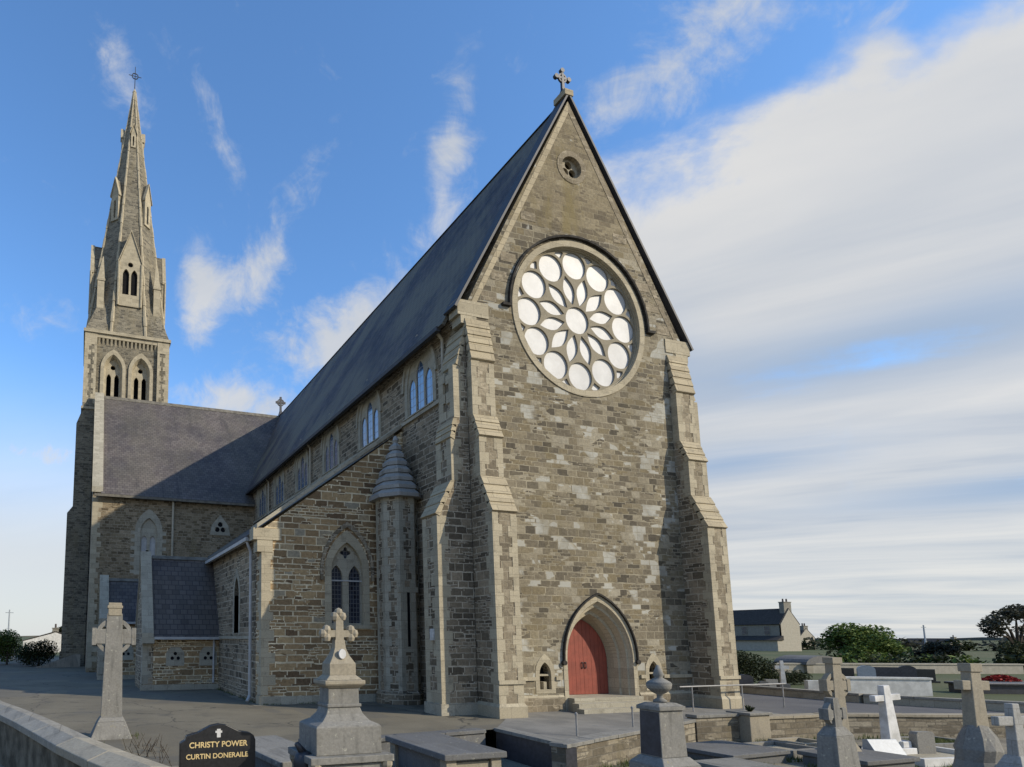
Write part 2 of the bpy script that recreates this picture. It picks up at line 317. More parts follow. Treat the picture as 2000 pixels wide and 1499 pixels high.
# ------------------------------------------------------------------ mesh helpers
class MB:
    def __init__(s): s.v = []; s.f = []; s.mi = []; s.mats = []
    def mat(s, m):
        if m not in s.mats: s.mats.append(m)
        return s.mats.index(m)
    def add(s, verts, faces, m='stone'):
        o = len(s.v); k = s.mat(m); s.v += [tuple(v) for v in verts]
        for f in faces: s.f.append(tuple(i+o for i in f)); s.mi.append(k)
        return s
    def box(s, x0, x1, y0, y1, z0, z1, m='stone'):
        v = [(x, y, z) for z in (z0, z1) for y in (y0, y1) for x in (x0, x1)]
        return s.add(v, [(0, 2, 3, 1), (4, 5, 7, 6), (0, 1, 5, 4), (2, 6, 7, 3), (0, 4, 6, 2), (1, 3, 7, 5)], m)
    def frustum(s, cx, cy, a0, b0, a1, b1, z0, z1, m='stone', ox=0, oy=0):
        v = [(cx-a0/2, cy-b0/2, z0), (cx+a0/2, cy-b0/2, z0), (cx+a0/2, cy+b0/2, z0), (cx-a0/2, cy+b0/2, z0)]
        v += [(cx+ox-a1/2, cy+oy-b1/2, z1), (cx+ox+a1/2, cy+oy-b1/2, z1), (cx+ox+a1/2, cy+oy+b1/2, z1), (cx+ox-a1/2, cy+oy+b1/2, z1)]
        return s.add(v, [(3, 2, 1, 0), (4, 5, 6, 7), (0, 1, 5, 4), (1, 2, 6, 5), (2, 3, 7, 6), (3, 0, 4, 7)], m)
    def ngon(s, pts, m='stone'): return s.add(pts, [tuple(range(len(pts)))], m)
    def prism(s, pts, d, m='stone'):
        "polygon pts (3D, planar) extruded by vector d"
        n = len(pts); d = Vector(d); a = [Vector(p) for p in pts]; b = [p+d for p in a]
        t = tessellate_polygon([a])
        f = [tuple(x) for x in t] + [tuple(i+n for i in x[::-1]) for x in t] + [(i, (i+1) % n, (i+1) % n+n, i+n) for i in range(n)]
        return s.add(a+b, f, m)
    def plate(s, outer, holes, fr, t0, t1, m='stone'):
        "flat plate with holes; fr(u, v, t) -> point"
        loops = [outer]+list(holes)
        tri = tessellate_polygon([[Vector((p[0], p[1], 0)) for p in L] for L in loops])
        flat = [p for L in loops for p in L]; n = len(flat)
        v = [fr(p[0], p[1], t0) for p in flat]+[fr(p[0], p[1], t1) for p in flat]
        f = [tuple(x) for x in tri]+[tuple(i+n for i in x[::-1]) for x in tri]
        o = 0
        for L in loops:
            k = len(L)
            f += [(o+i, o+(i+1) % k, o+(i+1) % k+n, o+i+n) for i in range(k)]; o += k
        return s.add(v, f, m)
    def loft(s, rings, m='stone', cap=True):
        o = []; n = len(rings[0]); v = [p for r in rings for p in r]; f = []
        for k in range(len(rings)-1):
            for i in range(n):
                f.append((k*n+i, k*n+(i+1) % n, (k+1)*n+(i+1) % n, (k+1)*n+i))
        if cap: f.append(tuple(range(n))[::-1]); f.append(tuple((len(rings)-1)*n+i for i in range(n)))
        return s.add(v, f, m)
    def lathe(s, cx, cy, prof, m='stone', n=16, rot=0):
        return s.loft([[(cx+r*cos(2*pi*i/n+rot), cy+r*sin(2*pi*i/n+rot), z) for i in range(n)] for r, z in prof], m)
    def tube(s, p0, p1, r, m='steel', n=8, r1=None):
        p0, p1 = Vector(p0), Vector(p1); d = (p1-p0).normalized()
        a = d.orthogonal().normalized(); b = d.cross(a); r1 = r if r1 is None else r1
        return s.loft([[p0+(a*cos(2*pi*i/n)+b*sin(2*pi*i/n))*r for i in range(n)], [p1+(a*cos(2*pi*i/n)+b*sin(2*pi*i/n))*r1 for i in range(n)]], m)
    def xf(s, mat, start=0):
        for i in range(start, len(s.v)): s.v[i] = tuple(mat @ Vector(s.v[i]))
        return s
    def build(s, name, parent=None, loc=None, bevel=0, smooth=False):
        me = bpy.data.meshes.new(name); me.from_pydata(s.v, [], s.f)
        for m in s.mats: me.materials.append(M[m])
        for p, k in zip(me.polygons, s.mi): p.material_index = k; p.use_smooth = smooth
        bm = bmesh.new(); bm.from_mesh(me)
        bmesh.ops.recalc_face_normals(bm, faces=bm.faces[:])
        L = bm.loops.layers.uv.new("uv")
        for f in bm.faces:
            n = f.normal
            if abs(n.z) < .93:
                h = sqrt(n.x*n.x+n.y*n.y) or 1; t = Vector((-n.y/h, n.x/h, 0)); w = n.cross(t)
                if w.z < 0: w = -w
            else: t = Vector((1, 0, 0)); w = Vector((0, 1, 0))
            for l in f.loops: l[L].uv = (l.vert.co.dot(t), l.vert.co.dot(w))
        bm.to_mesh(me); bm.free()
        o = bpy.data.objects.new(name, me); SC.collection.objects.link(o)
        if parent is not None: o.parent = parent
        if loc is not None: o.location = loc
        if bevel:
            b = o.modifiers.new('edge', 'BEVEL'); b.width = bevel; b.segments = 2; b.limit_method = 'ANGLE'; b.angle_limit = radians(35)
        return o
def tag(o, label=None, cat=None, group=None, kind=None):
    if label: o['label'] = label
    if cat: o['category'] = cat
    if group: o['group'] = group
    if kind: o['kind'] = kind
    return o
def empty(name, loc, label, cat, group=None, rz=0):
    o = bpy.data.objects.new(name, None); SC.collection.objects.link(o)
    o.location = loc; o.rotation_euler = (0, 0, rz); o.empty_display_size = .2
    return tag(o, label, cat, group)
def copy_tree(o, parent=None):
    c = o.copy(); SC.collection.objects.link(c); c.parent = parent
    for ch in o.children: copy_tree(ch, c)
    return c

FX = lambda y0: (lambda u, v, t: (u, y0+t, v))          # plates in planes of constant Y (t goes away from the viewer)
FL = lambda x0, s=1: (lambda u, v, t: (x0+s*t, u, v))   # plates in planes of constant X
def arch(c, z0, zs, hw, k=1.15, n=10, zoff=0):
    "pointed arch outline: centre c, base z0, spring zs, half width hw, arc radius = k * width"
    R = 2*hw*k; cxr = c-hw+R; a_end = math.acos((R-hw)/R)
    L = [(c-hw, z0), (c-hw, zs)]
    for i in range(1, n+1):
        a = a_end*i/n; L.append((cxr-R*cos(a), zs+R*sin(a)))
    Rr = [(2*c-x, z) for x, z in L[:-1]][::-1]
    return L+Rr
def arch_top(hw, zs, k=1.15):
    R = 2*hw*k; return zs+sqrt(R*R-(R-hw)**2)
def band(c, z0, zs, hw0, hw1, k=1.15, n=10):
    "closed outline of an arched band (hood or architrave) open at the bottom"
    a = arch(c, z0, zs, hw1, k, n); b = arch(c, z0, zs, hw0, k, n)
    return a+b[::-1]
def circ(cx, cz, r, n=24, a0=0): return [(cx+r*cos(2*pi*i/n+a0), cz+r*sin(2*pi*i/n+a0)) for i in range(n)]

# ================================================================== ground
def sheet(name, pts, z, m, kind='structure'):
    b = MB(); b.add([(x, y, z) for x, y in pts], [tuple(t) for t in tessellate_polygon([[Vector((x, y, 0)) for x, y in pts]])], m)
    return tag(b.build(name), kind=kind)
EDGE = [(-60, -40), (-12.6, -40), (-12.3, -8.2), (-10.9, -3.4), (-6.5, -2.85), (-6.57, -5.45), (.4, -3.0), (3.9, -3.05), (5.7, -3.05), (8.5, -3.9), (14, -5.6), (40, -14)]
far = [(2500, -900), (2500, 2500), (-2500, 2500), (-2500, -200)]
sheet('ground', EDGE+far, 0.0, 'grass')
sheet('graveyard_ground', [(-120, -120), (120, -120), (120, 6), (-120, 6)], -0.70, 'soil')
sheet('yard', [(-60, -3.2), (-18.9, -3.2), (-16.5, -5.2), (-13.2, -5.0), (-10.9, -3.4), (-6.5, -2.85), (-6.57, -5.45), (.4, -3.0), (3.9, -3.05), (3.9, 60), (-60, 60)], 0.004, 'yard')
sheet('grave_path', [(-18.9, -3.2), (-16.5, -5.2), (-13.2, -5.0), (-10.9, -3.4), (-12.3, -8.2), (-12.6, -40), (-40, -40), (-40, -3.2)], 0.003, 'soil')
sheet('road', [(3.9, -3.05), (5.7, -3.05), (8.5, -3.9), (14, -5.6), (40, -14), (40, -12), (13.2, -4.6), (11.6, -1.2), (11.3, 3.4), (11.3, 60), (3.9, 60)], 0.008, 'road')
sheet('wall_margin', [(-11.25, 4.2), (-7.6, 4.1), (-6.9, 3.2), (-6.4, 1.0), (-6.0, 1.0), (-6.0, 4.5), (-10.9, 4.5), (-10.9, 11.6), (-14.7, 11.5), (-14.7, 11.2), (-11.4, 11.3)], 0.012, 'soil')
sheet('forecourt', [(-6.45, -2.8), (-6.5, -5.30), (.4, -2.9), (4.6, -2.9), (4.6, -.05), (-5, -.05), (-5.0, -1.3)], 0.010, 'paving')
b = MB()
b.add([(cos(a)*1900+0, sin(a)*1900, z) for a in [radians(-60+i*2.2) for i in range(100)] for z in (-1, 3+7*noise.noise(Vector((a*9, 0, 0)))+5*noise.noise(Vector((a*31, 2, 0))) if True else 0)], [(2*i, 2*i+2, 2*i+3, 2*i+1) for i in range(99)], 'hill')
hill = b.build('hills'); tag(hill, kind='structure')
sol = hill.modifiers.new('depth', 'SOLIDIFY'); sol.thickness = 60; sol.offset = 0

# ================================================================== church
church = empty('church', (0, 0, 0), 'large grey stone gothic church with tall spire, white rose window and red arched door', 'church')
EZ, AP = 13.8, 23.15          # eaves and gable apex
TH = 0.9                      # front wall thickness
# ---- front wall (with door, rose, oculus and niche openings)
DH, DHW = 1.50, 1.43
door_hole = arch(0, 0.0, 1.70, DHW, .75, 12)
rose_c = (0, 14.21)
b = MB()
low = [(-5, 0), (-DHW, 0)]+door_hole[1:-1]+[(DHW, 0), (5, 0), (5, EZ), (3.05, 17.55), (-3.05, 17.55), (-5, EZ)]
niches = [arch(s*2.36, .72, 1.22, .24, 1.0, 6) for s in (-1, 1)]
b.plate(low, [circ(0, rose_c[1], 2.86, 64)]+niches, FX(0), 0, TH, 'facade')
b.plate([(-3.05, 17.55), (3.05, 17.55), (0, AP)], [circ(0, 20.33, .5, 24)], FX(0), 0, TH, 'gable')
b.box(-1.5, 1.5, .9, 1.1, 0, 4.2, 'void'); b.box(-.7, .7, .5, .7, 19.7, 21, 'void')
for s in (-1, 1): b.box(s*2.36-.3, s*2.36+.3, .35, .5, .6, 1.7, 'facade')
b.build('front_wall', church)
# ---- raking coping, tabling, kneelers
b = MB(); L = sqrt(5.35**2+(AP+.25-13.95)**2)
for s in (-1, 1):
    dx, dz = 5.36, AP+.22-13.72
    n = Vector((-dz, 0, dx)).normalized() if s > 0 else Vector((dz, 0, dx)).normalized()
    p0 = Vector((s*5.38, 0, 13.72)); p1 = Vector((0, 0, AP+.22)); nn = Vector((s*dz, 0, dx)).normalized()
    pts = [p0, p1, p1+Vector((0, 0, .15)), p0+nn*.085]
    b.prism([p+Vector((0, -.09, 0)) for p in pts], (0, .71, 0), 'lead')
    q0 = Vector((s*5.0, 0, 13.9)); q1 = Vector((0, 0, AP+.1))
    b.prism([Vector((s*4.98, -.012, 13.55)), Vector((0, -.012, AP-.02)), Vector((0, -.012, AP-.50)), Vector((s*4.80, -.012, 13.5))], (0, .05, 0), 'weather' if s < 0 else 'panel')
    b.box(min(s*4.05, s*5.30), max(s*4.05, s*5.30), -.03, .5, 13.50, 14.05, 'stone')
    b.box(min(s*4.55, s*5.18), max(s*4.55, s*5.18), -.02, .5, 13.2, 13.497, 'stone')
    for (z, a) in ((14.55, 4.05), (15.4, 3.6), (16.2, 3.25), (18.0, 2.3)):
        xe = 5.0*(AP-z-.35)/(AP-EZ)
        b.box(min(s*(xe-.75), s*(xe-.1)), max(s*(xe-.75), s*(xe-.1)), -.010, .3, z-.35, z, 'panel')
b.box(-.20, .20, -.11, .5, AP+.18, AP+.42, 'weather')
b.build('gable_coping', church)
b = MB(); z0 = AP+.42
b.frustum(0, .2, .26, .26, .11, .11, z0, z0+.25, 'iron'); b.frustum(0, .2, .12, .10, .09, .09, z0+.25, z0+1.08, 'iron')
b.box(-.30, .30, .16, .24, z0+.70, z0+.80, 'iron')
for cx, cz in ((-.30, .75), (.30, .75), (0, 1.08)): b.plate(circ(cx, z0+cz, .095, 12), [], FX(.14), 0, .12, 'iron')
b.plate(circ(0, z0+.75, .20, 20), [circ(0, z0+.75, .14, 20)], FX(.165), 0, .07, 'iron')
b.build('gable_cross', church)
# ---- oculus
b = MB(); b.plate(circ(0, 20.33, .68, 28), [circ(0, 20.33, .45, 24)], FX(-.02), 0, .2, 'panel')
fr = b.build('oculus_window', church)
b = MB(); hs = [circ(.2*cos(pi/2+i*2*pi/3), 20.33+.2*sin(pi/2+i*2*pi/3), .165, 12) for i in range(3)]
b.plate(circ(0, 20.33, .5, 28), hs, FX(.16), 0, .12, 'tracery'); b.build('tracery', fr)
# ---- rose window
b = MB(); cz = rose_c[1]
b.plate(circ(0, cz, 3.03, 72), [circ(0, cz, 2.80, 72)], FX(-.035), 0, .22, 'stone')
b.plate(circ(0, cz, 2.858, 72), [circ(0, cz, 2.76, 72)], FX(.10), 0, .20, 'stone')
rose = b.build('rose_window', church)
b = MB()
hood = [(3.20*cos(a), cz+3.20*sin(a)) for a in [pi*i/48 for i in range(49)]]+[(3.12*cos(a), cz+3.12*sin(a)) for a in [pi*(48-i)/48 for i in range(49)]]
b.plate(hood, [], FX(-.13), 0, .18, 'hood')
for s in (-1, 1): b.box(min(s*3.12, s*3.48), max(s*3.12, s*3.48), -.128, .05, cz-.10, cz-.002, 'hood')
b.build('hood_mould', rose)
b = MB(); holes = [circ(0, cz, .53, 28)]
def petal(a):
    out = []; r0, r1, w = .60, 1.76, .255
    for i in range(9):
        t = i/8; out.append((r0+(r1-r0)*t, w*sin(pi*t**1.02) if 0 < t < 1 else 0))
    pts = out+[(x, -y) for x, y in out[1:-1]][::-1]
    return [(x*cos(a)-y*sin(a), cz+x*sin(a)+y*cos(a)) for x, y in pts]
for k in range(12):
    a = k*pi/6; holes.append(circ(2.18*cos(a), cz+2.18*sin(a), .535, 28))
    a2 = a+pi/12; holes.append(petal(a2))
    c = [(2.43, 0.0), (2.64, .21), (2.70, .15), (2.72, 0), (2.70, -.15), (2.64, -.21)]
    holes.append([(x*cos(a2)-y*sin(a2), cz+x*sin(a2)+y*cos(a2)) for x, y in c])
b.plate(circ(0, cz, 2.80, 96), holes, FX(.15), 0, .05, 'tracery'); b.build('tracery', rose)
b = MB(); b.plate(circ(0, cz, 2.80, 48), [], FX(.215), 0, .03, 'white_glass'); b.build('glazing', rose)
# ---- door: splayed reveal, hood, leaves, niches
b = MB(); rings = []
for hw, zs, y in ((1.43, 1.70, -.02), (1.36, 1.69, .12), (1.30, 1.68, .14), (1.24, 1.66, .38), (1.17, 1.64, .40), (1.07, 1.60, .86)):
    rings.append([(x, y, z) for x, z in arch(0, 0.0, zs, hw, .75, 14)])
for r0, r1 in zip(rings[:-1], rings[1:]):
    n = len(r0); b.add(r0+r1, [(i, i+1, n+i+1, n+i) for i in range(n-1)], 'stone')
b.plate(band(0, 0.0, 1.70, 1.427, 1.60, .75, 14), [], FX(-.02), 0, .10, 'stone')
rev = b.build('door_surround', church)
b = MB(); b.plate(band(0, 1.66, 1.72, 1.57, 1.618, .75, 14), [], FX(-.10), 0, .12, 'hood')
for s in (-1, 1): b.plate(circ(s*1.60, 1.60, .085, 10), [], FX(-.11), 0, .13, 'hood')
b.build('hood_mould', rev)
b = MB(); A = arch(0, .44, 1.60, 1.06, .75, 12); half = [p for p in A if p[0] <= 0.001]
for s in (-1, 1):
    for k in range(6):
        xa, xb = .005+k*.176, .005+(k+1)*.176-.007; zt = lambda x: 1.60+sqrt(max(0, 1.59**2-(.53+x)**2))
        pts = [(s*xa, .45), (s*xb, .45)]+[(s*(xb+(xa-xb)*q/4), zt(min(1.055, xb+(xa-xb)*q/4))) for q in range(5)]
        b.plate(pts, [], FX(.78+random.uniform(0, .006)), 0, .08, 'red')
b.plate(A, [], FX(.80), 0, .05, 'void')
door = b.build('door', church)
for s in (-1, 1):
    b = MB(); b.tube((s*.07, .74, 1.38), (s*.07, .74, 1.56), .016, 'iron'); b.box(s*.07-.03, s*.07+.03, .745, .779, 1.36, 1.39, 'iron'); b.box(s*.07-.03, s*.07+.03, .745, .779, 1.55, 1.58, 'iron'); b.build('handle', door)
for s in (-1, 1):
    b = MB(); b.plate(arch(s*2.36, .60, 1.22, .40, 1.0, 6), [arch(s*2.36, .73, 1.22, .235, 1.0, 6)], FX(-.012), 0, .12, 'stone')
    b.box(s*2.36-.22, s*2.36+.22, .05, .3, 1.17, 1.23, 'stone'); b.box(s*2.36-.06, s*2.36+.06, .02, .3, .73, .98, 'stone')
    b.plate(arch(s*2.36, .7, 1.2, .25, 1.0, 6), [], FX(.34), 0, .01, 'void')
    b.build('niche', church)
for x0, x1 in ((-4.1, -2.77), (-1.95, -1.72), (1.72, 1.95), (2.77, 4.1)):
    b = MB(); b.box(x0, x1, -.06, .1, 1.03, 1.15, 'stone'); b.build('string_course', church)
for x0, x1 in ((-4.09, -1.64), (1.64, 4.09)):
    b = MB(); b.box(x0, x1, -.045, .05, 0, .46, 'panel'); b.prism([(x0, -.045, .462), (x0, .05, .462), (x0, .05, .54), (x0, -.002, .54)], (x1-x0, 0, 0), 'stone'); b.build('plinth', church)
b = MB()
for i, (d, z) in enumerate(((.95, .15), (.62, .29), (.3, .44))): b.box(-1.72+i*.12, 1.72-i*.12, -d, .86 if i == 2 else -.002-(.62, .3)[i]+.0, .012, z, 'greystone') if i < 2 else b.box(-1.48, 1.48, -d, .86, .012, z, 'greystone')
b.build('step', church)
# ---- quoins
def quoins(b, x, y, sx, sy, z0, z1, long=.55, short=.30, h=.33, m='stone', e=.010, jit=True):
    "alternating blocks on a corner at (x,y); sx, sy point into the wall"
    z = z0; i = 0
    while z < z1-.08:
        hh = min(h*(random.uniform(.8, 1.2) if jit else 1), z1-z); a, c = (long, short) if i % 2 else (short, long)
        a *= random.uniform(.85, 1.15); c *= random.uniform(.85, 1.15)
        xs = sorted((x-sx*e, x+sx*a)); ys = sorted((y-sy*e, y+sy*c))
        b.box(xs[0], xs[1], ys[0], ys[1], z, z+hh-.004, m); z += hh; i += 1
# ---- front and side buttresses at both corners
BZ = [(0.0, 1.06), (6.43, 1.06), (7.68, .54), (9.05, .54), (9.85, .26), (11.81, .26), (13.38, -.01)]
def buttress(side, direction):
    b = MB(); w = .89
    if direction == 'front':
        x0, x1 = (-5, -5+w) if side < 0 else (5-w, 5)
        prof = [(x0, .02, 0)]+[(x0, -d, z) for z, d in BZ]+[(x0, .02, 13.38)]
        b.prism(prof, (w, 0, 0), 'side')
        o = b.build('buttress', church)
        q = MB()
        for z0, z1, d in ((.35, 6.40, 1.06), (7.70, 9.02, .54), (9.87, 11.78, .26)):
            for xx, sx in ((x0, 1), (x1, -1)): quoins(q, xx, -d, sx, 1, z0, z1, .32, .22, .36)
            q.box(x0+.24, x1-.24, -d-.004, -d+.1, z0, z1, 'panel')
            q.build('quoins', o); q = MB()
        c = MB()
        for (za, da), (zb, db) in ((BZ[1], BZ[2]), (BZ[3], BZ[4]), (BZ[5], BZ[6])):
            n = max(3, int((zb-za)/.30))
            for i in range(n):
                t0, t1 = i/n, (i+1)/n; y0 = -(da+(db-da)*t0); y1 = -(da+(db-da)*t1)
                c.prism([(x0-.03, y0-.075, za+(zb-za)*t0+.005), (x0-.03, y1-.045, za+(zb-za)*t1), (x0-.03, y1+.10, za+(zb-za)*t1), (x0-.03, y0+.10, za+(zb-za)*t0-.09)], (w+.06, 0, 0), 'weather')
            c.build('weathering', o); c = MB()
        p = MB(); p.box(x0-.07, x1+.07, -1.14, .0, 0.0, .34, 'stone'); p.frustum((x0+x1)/2, -.55, w+.14, 1.18, w+.02, 1.06, .34, .44, 'stone'); p.build('plinth', o)
        s = MB(); s.box(x0-.02, x1+.05, -1.12, -.98, 1.02, 1.14, 'stone'); s.build('string', o)
    else:
        s = side; y0 = .03; SD = [(0.0, 1.31), (6.46, 1.31), (7.6, .72), (9.1, .66), (9.75, .55), (11.7, .36), (13.1, -.01)]
        prof = [(s*4.98, y0, 0)]+[(s*(5+d), y0, z) for z, d in SD]+[(s*4.98, y0, 13.1)]
        b.prism(prof, (0, w, 0), 'side'); o = b.build('buttress', church)
        q = MB()
        for z0, z1, d in ((.35, 6.4, 1.31), (7.62, 9.05, .72), (9.8, 11.65, .55)):
            for yy, sy in ((y0, 1), (y0+w, -1)):
                dd = d if z0 < 5 else (d-.02)
                quoins(q, s*(5+dd), yy, -s, sy, z0, z1, .40, .26, .36)
            q.build('quoins', o); q = MB()
        c = MB()
        for (za, da), (zb, db) in ((SD[1], SD[2]), (SD[3], SD[4]), (SD[5], SD[6])):
            n = max(3, int((zb-za)/.30))
            for i in range(n):
                t0, t1 = i/n, (i+1)/n; d0 = da+(db-da)*t0; d1 = da+(db-da)*t1; za_ = za+(zb-za)*t0; zb_ = za+(zb-za)*t1
                c.prism([(s*(5+d0+.075), y0-.03, za_+.005), (s*(5+d1+.045), y0-.03, zb_), (s*(5+d1-.10), y0-.03, zb_), (s*(5+d0-.10), y0-.03, za_-.09)], (0, w+.06, 0), 'weather')
            c.build('weathering', o); c = MB()
        p = MB(); xs = sorted((s*5.0, s*6.38)); p.box(xs[0], xs[1], y0-.07, y0+w+.07, 0, .36, 'greystone'); p.build('plinth', o)
for s in (-1, 1):
    buttress(s, 'front'); buttress(s, 'side')
# ---- nave side walls with clerestory windows
NL = 46.0
WC = [3.05, 7.5, 12.1, 16.6, 21.1, 25.2]
SILL, WHW, WSP = 11.15, 1.0, 12.35
for s in (-1, 1):
    b = MB(); holes = [arch(c, SILL, WSP, WHW, .80, 8) for c in WC]
    b.plate([(TH, 0), (NL, 0), (NL, EZ), (TH, EZ)], holes, FL(s*5, -s), 0, .8, 'side')
    b.build('nave_wall', church)
    b = MB(); b.box(min(s*5.0, s*5.10), max(s*5.0, s*5.10), .95, 27.3, SILL-.20, SILL-.06, 'greystone'); b.build('sill_course', church)
    b = MB(); b.box(min(s*5.0, s*5.16), max(s*5.0, s*5.14), .5, 36, 13.36, 13.78, 'side'); b.build('eaves_course', church)
win0 = None
for s in (-1, 1):
    for c in WC:
        b = MB()
        hl = [arch(c-.61, SILL+.10, 12.20, .255, 1.1, 6), arch(c, SILL+.10, 12.70, .275, 1.1, 6), arch(c+.61, SILL+.10, 12.20, .255, 1.1, 6)]
        b.plate(arch(c, SILL, WSP, WHW-.004, .80, 8), hl, FL(s*5, -s), .015, .09, 'greystone')
        b.plate(band(c, SILL, WSP, WHW-.06, WHW+.16, .80, 8), [], FL(s*5, -s), -.03, .12, 'greystone')
        b.plate(band(c, WSP-.05, WSP, WHW+.165, WHW+.29, .80, 8), [], FL(s*5, -s), -.09, .05, 'greystone')
        b.prism([(s*5.14, c-1.12, SILL-.05), (s*5.14, c-1.12, SILL), (s*4.86, c-1.12, SILL+.10), (s*4.86, c-1.12, SILL-.05)], (0, 2.24, 0), 'greystone')
        w = b.build('clerestory_window', church)
        g = MB(); g.plate(arch(c, SILL+.05, WSP, WHW-.05, .80, 8), [], FL(s*5, -s), .055, .06, 'skyglass'); g.build('glass', w)
# ---- nave roof
def roof_slab(b, p_e0, p_e1, p_r1, p_r0, th, m):
    a = [Vector(p) for p in (p_e0, p_e1, p_r1, p_r0)]; n = (a[1]-a[0]).cross(a[3]-a[0]).normalized()
    if n.z < 0: n = -n
    b.prism(a, n*th, m)
b = MB()
for s in (-1, 1): roof_slab(b, (s*5.42, .60, 13.36), (s*5.42, NL, 13.36), (0, NL, AP), (0, .60, AP), .12, 'slate')
rf = b.build('nave_roof', church)
b = MB(); b.prism([(-.20, .6, AP+.02), (0, .6, AP+.28), (.20, .6, AP+.02)], (0, NL-.6, 0), 'lead'); b.build('ridge_tiles', rf)
for s in (-1, 1):
    b = MB(); b.box(min(s*5.40, s*5.57), max(s*5.40, s*5.57), .9, 36, 13.30, 13.46, 'lead'); b.build('gutter', church)
b = MB()
for y in (1.25, 14.9, 23.2):
    b = MB(); b.tube((-5.42, y, 13.5), (-5.12, y, 13.2), .055, 'buffpipe'); b.tube((-5.12, y, 13.2), (-5.12, y, 10.9), .055, 'buffpipe'); b.tube((-5.12, y, 10.9), (-5.12, y, .4), .055, 'buffpipe') if y < 2 else None
    b.build('downpipe', church)
# ---- aisles
AX, AY, AZE, AZR = 10.95, 4.5, 6.42, 10.82
for s in (-1, 1):
    b = MB(); cw = s*7.52; hole = arch(cw, 2.9, 4.95, .80, 1.0, 10)
    b.plate([(s*5, 0), (s*AX, 0), (s*AX, AZE), (s*5, AZR)], [hole], FX(AY), 0, .7, 'aisle')
    b.build('aisle_front_wall', church)
    b = MB(); holes = [arch(y, 2.6, 4.2, .42, 1.1, 6) for y in (8.3, 21.5)]
    b.plate([(AY+.7, 0), (27.4, 0), (27.4, AZE-.05), (AY+.7, AZE-.05)], holes, FL(s*AX, -s), 0, .7, 'side')
    for y in (8.3, 21.5):
        b.plate(arch(y, 2.55, 4.2, .5, 1.1, 6), [], FL(s*AX, -s), .28, .36, 'glass'); b.plate(band(y, 2.5, 4.2, .42, .62, 1.1, 6), [], FL(s*AX, -s), -.02, .2, 'greystone')
    b.box(min(s*AX, s*(AX+.07)), max(s*AX, s*(AX+.07)), AY+.9, 27.3, 2.35, 2.47, 'greystone')
    b.build('aisle_side_wall', church)
    b = MB(); roof_slab(b, (s*(AX+.30), AY+.55, AZE-.02-.22), (s*(AX+.30), 27.4, AZE-.24), (s*5.0, 27.4, AZR-.12), (s*5.0, AY+.55, AZR-.12), .12, 'slate')
    b.build('aisle_roof', church)
    b = MB(); b.box(min(s*(AX+.26), s*(AX+.42)), max(s*(AX+.26), s*(AX+.42)), AY+.75, 27.4, AZE-.34, AZE-.20, 'pipe'); b.build('gutter', church)
    # raking coping and kneeler
    b = MB(); p0 = Vector((s*(AX+.22), AY-.10, AZE+.02)); p1 = Vector((s*5.0, AY-.10, AZR+.16))
    b.prism([p0, p1, p1+Vector((0, 0, .16)), p0+Vector((0, 0, .16))], (0, .85, 0), 'greystone')
    xs = sorted((s*(AX+.34), s*(AX-.75))); b.box(xs[0], xs[1], AY-.05, AY+.5, AZE-.40, AZE+.04, 'stone')
    xs = sorted((s*(AX+.18), s*(AX-.42))); b.box(xs[0], xs[1], AY-.03, AY+.5, AZE-.85, AZE-.403, 'stone')
    quoins(b, s*AX, AY, -s, 1, .35, AZE-.86, .52, .30, .38)
    b.box(min(s*AX, s*(AX+.06)), max(s*AX, s*(AX+.06)), AY-.06, AY+.4, 0, .34, 'stone'); 
    b.build('aisle_dressings', church)
    b = MB(); xs = sorted((s*5.0, s*(AX+.0))); b.box(xs[0], xs[1]-(.0), AY-.055, AY, 0, .30, 'greystone'); b.build('plinth', church)
    # two-light window
    b = MB(); hl = [arch(cw+k*.385, 2.98, 4.72, .255, 1.15, 8) for k in (-1, 1)]
    q = []
    for i in range(20):
        a = 2*pi*i/20; r = .185+.055*cos(4*a); q.append((cw+r*cos(a), 5.70+r*sin(a)))
    b.plate(arch(cw, 2.9, 4.95, .797, 1.0, 10), hl+[q], FX(AY), .16, .34, 'greystone')
    b.plate(band(cw, 2.86, 4.95, .66, .93, 1.0, 10), [], FX(AY), -.015, .14, 'stone')
    b.plate(band(cw, 4.6, 4.95, 1.0, 1.12, 1.0, 10), [], FX(AY), -.07, .05, 'side')
    b.box(cw-.98, cw+.98, AY-.10, AY+.3, 2.76, 2.897, 'stone')
    w = b.build('aisle_window', church)
    g = MB(); g.plate(arch(cw, 2.95, 4.95, .76, 1.0, 10), [], FX(AY), .27, .29, 'glass'); g.build('glass', w)
    g = MB(); g.box(cw-.68, cw+.68, AY+.13, AY+.158, 4.58, 4.63, 'pipe'); g.build('saddle_bar', w)
    g = MB()
    for i in range(17):          # voussoirs of the relieving arch
        a = arch(cw, 4.6, 4.95, 1.16, 1.0, 17); k = i*2+1
        p = Vector(a[k]); nrm = (p-Vector((cw, 4.95))).normalized(); t = Vector((-nrm.y, nrm.x))
        g.plate([p-t*.07, p+t*.07, p+t*.08+nrm*.30, p-t*.08+nrm*.30], [], FX(AY), -.012, .05, 'aisle')
    g.build('relieving_arch', w)
    b = MB()
    x = s*(AX+.16); b.tube((s*(AX+.34), AY+.95, AZE-.3), (x, AY+.95, AZE-.75), .06, 'pipe'); b.tube((x, AY+.95, AZE-.75), (x, AY+.95, .25), .06, 'pipe'); b.tube((x, AY+.95, .25), (x+s*.14, AY+.80, .06), .065, 'pipe')
    b.build('downpipe', church)
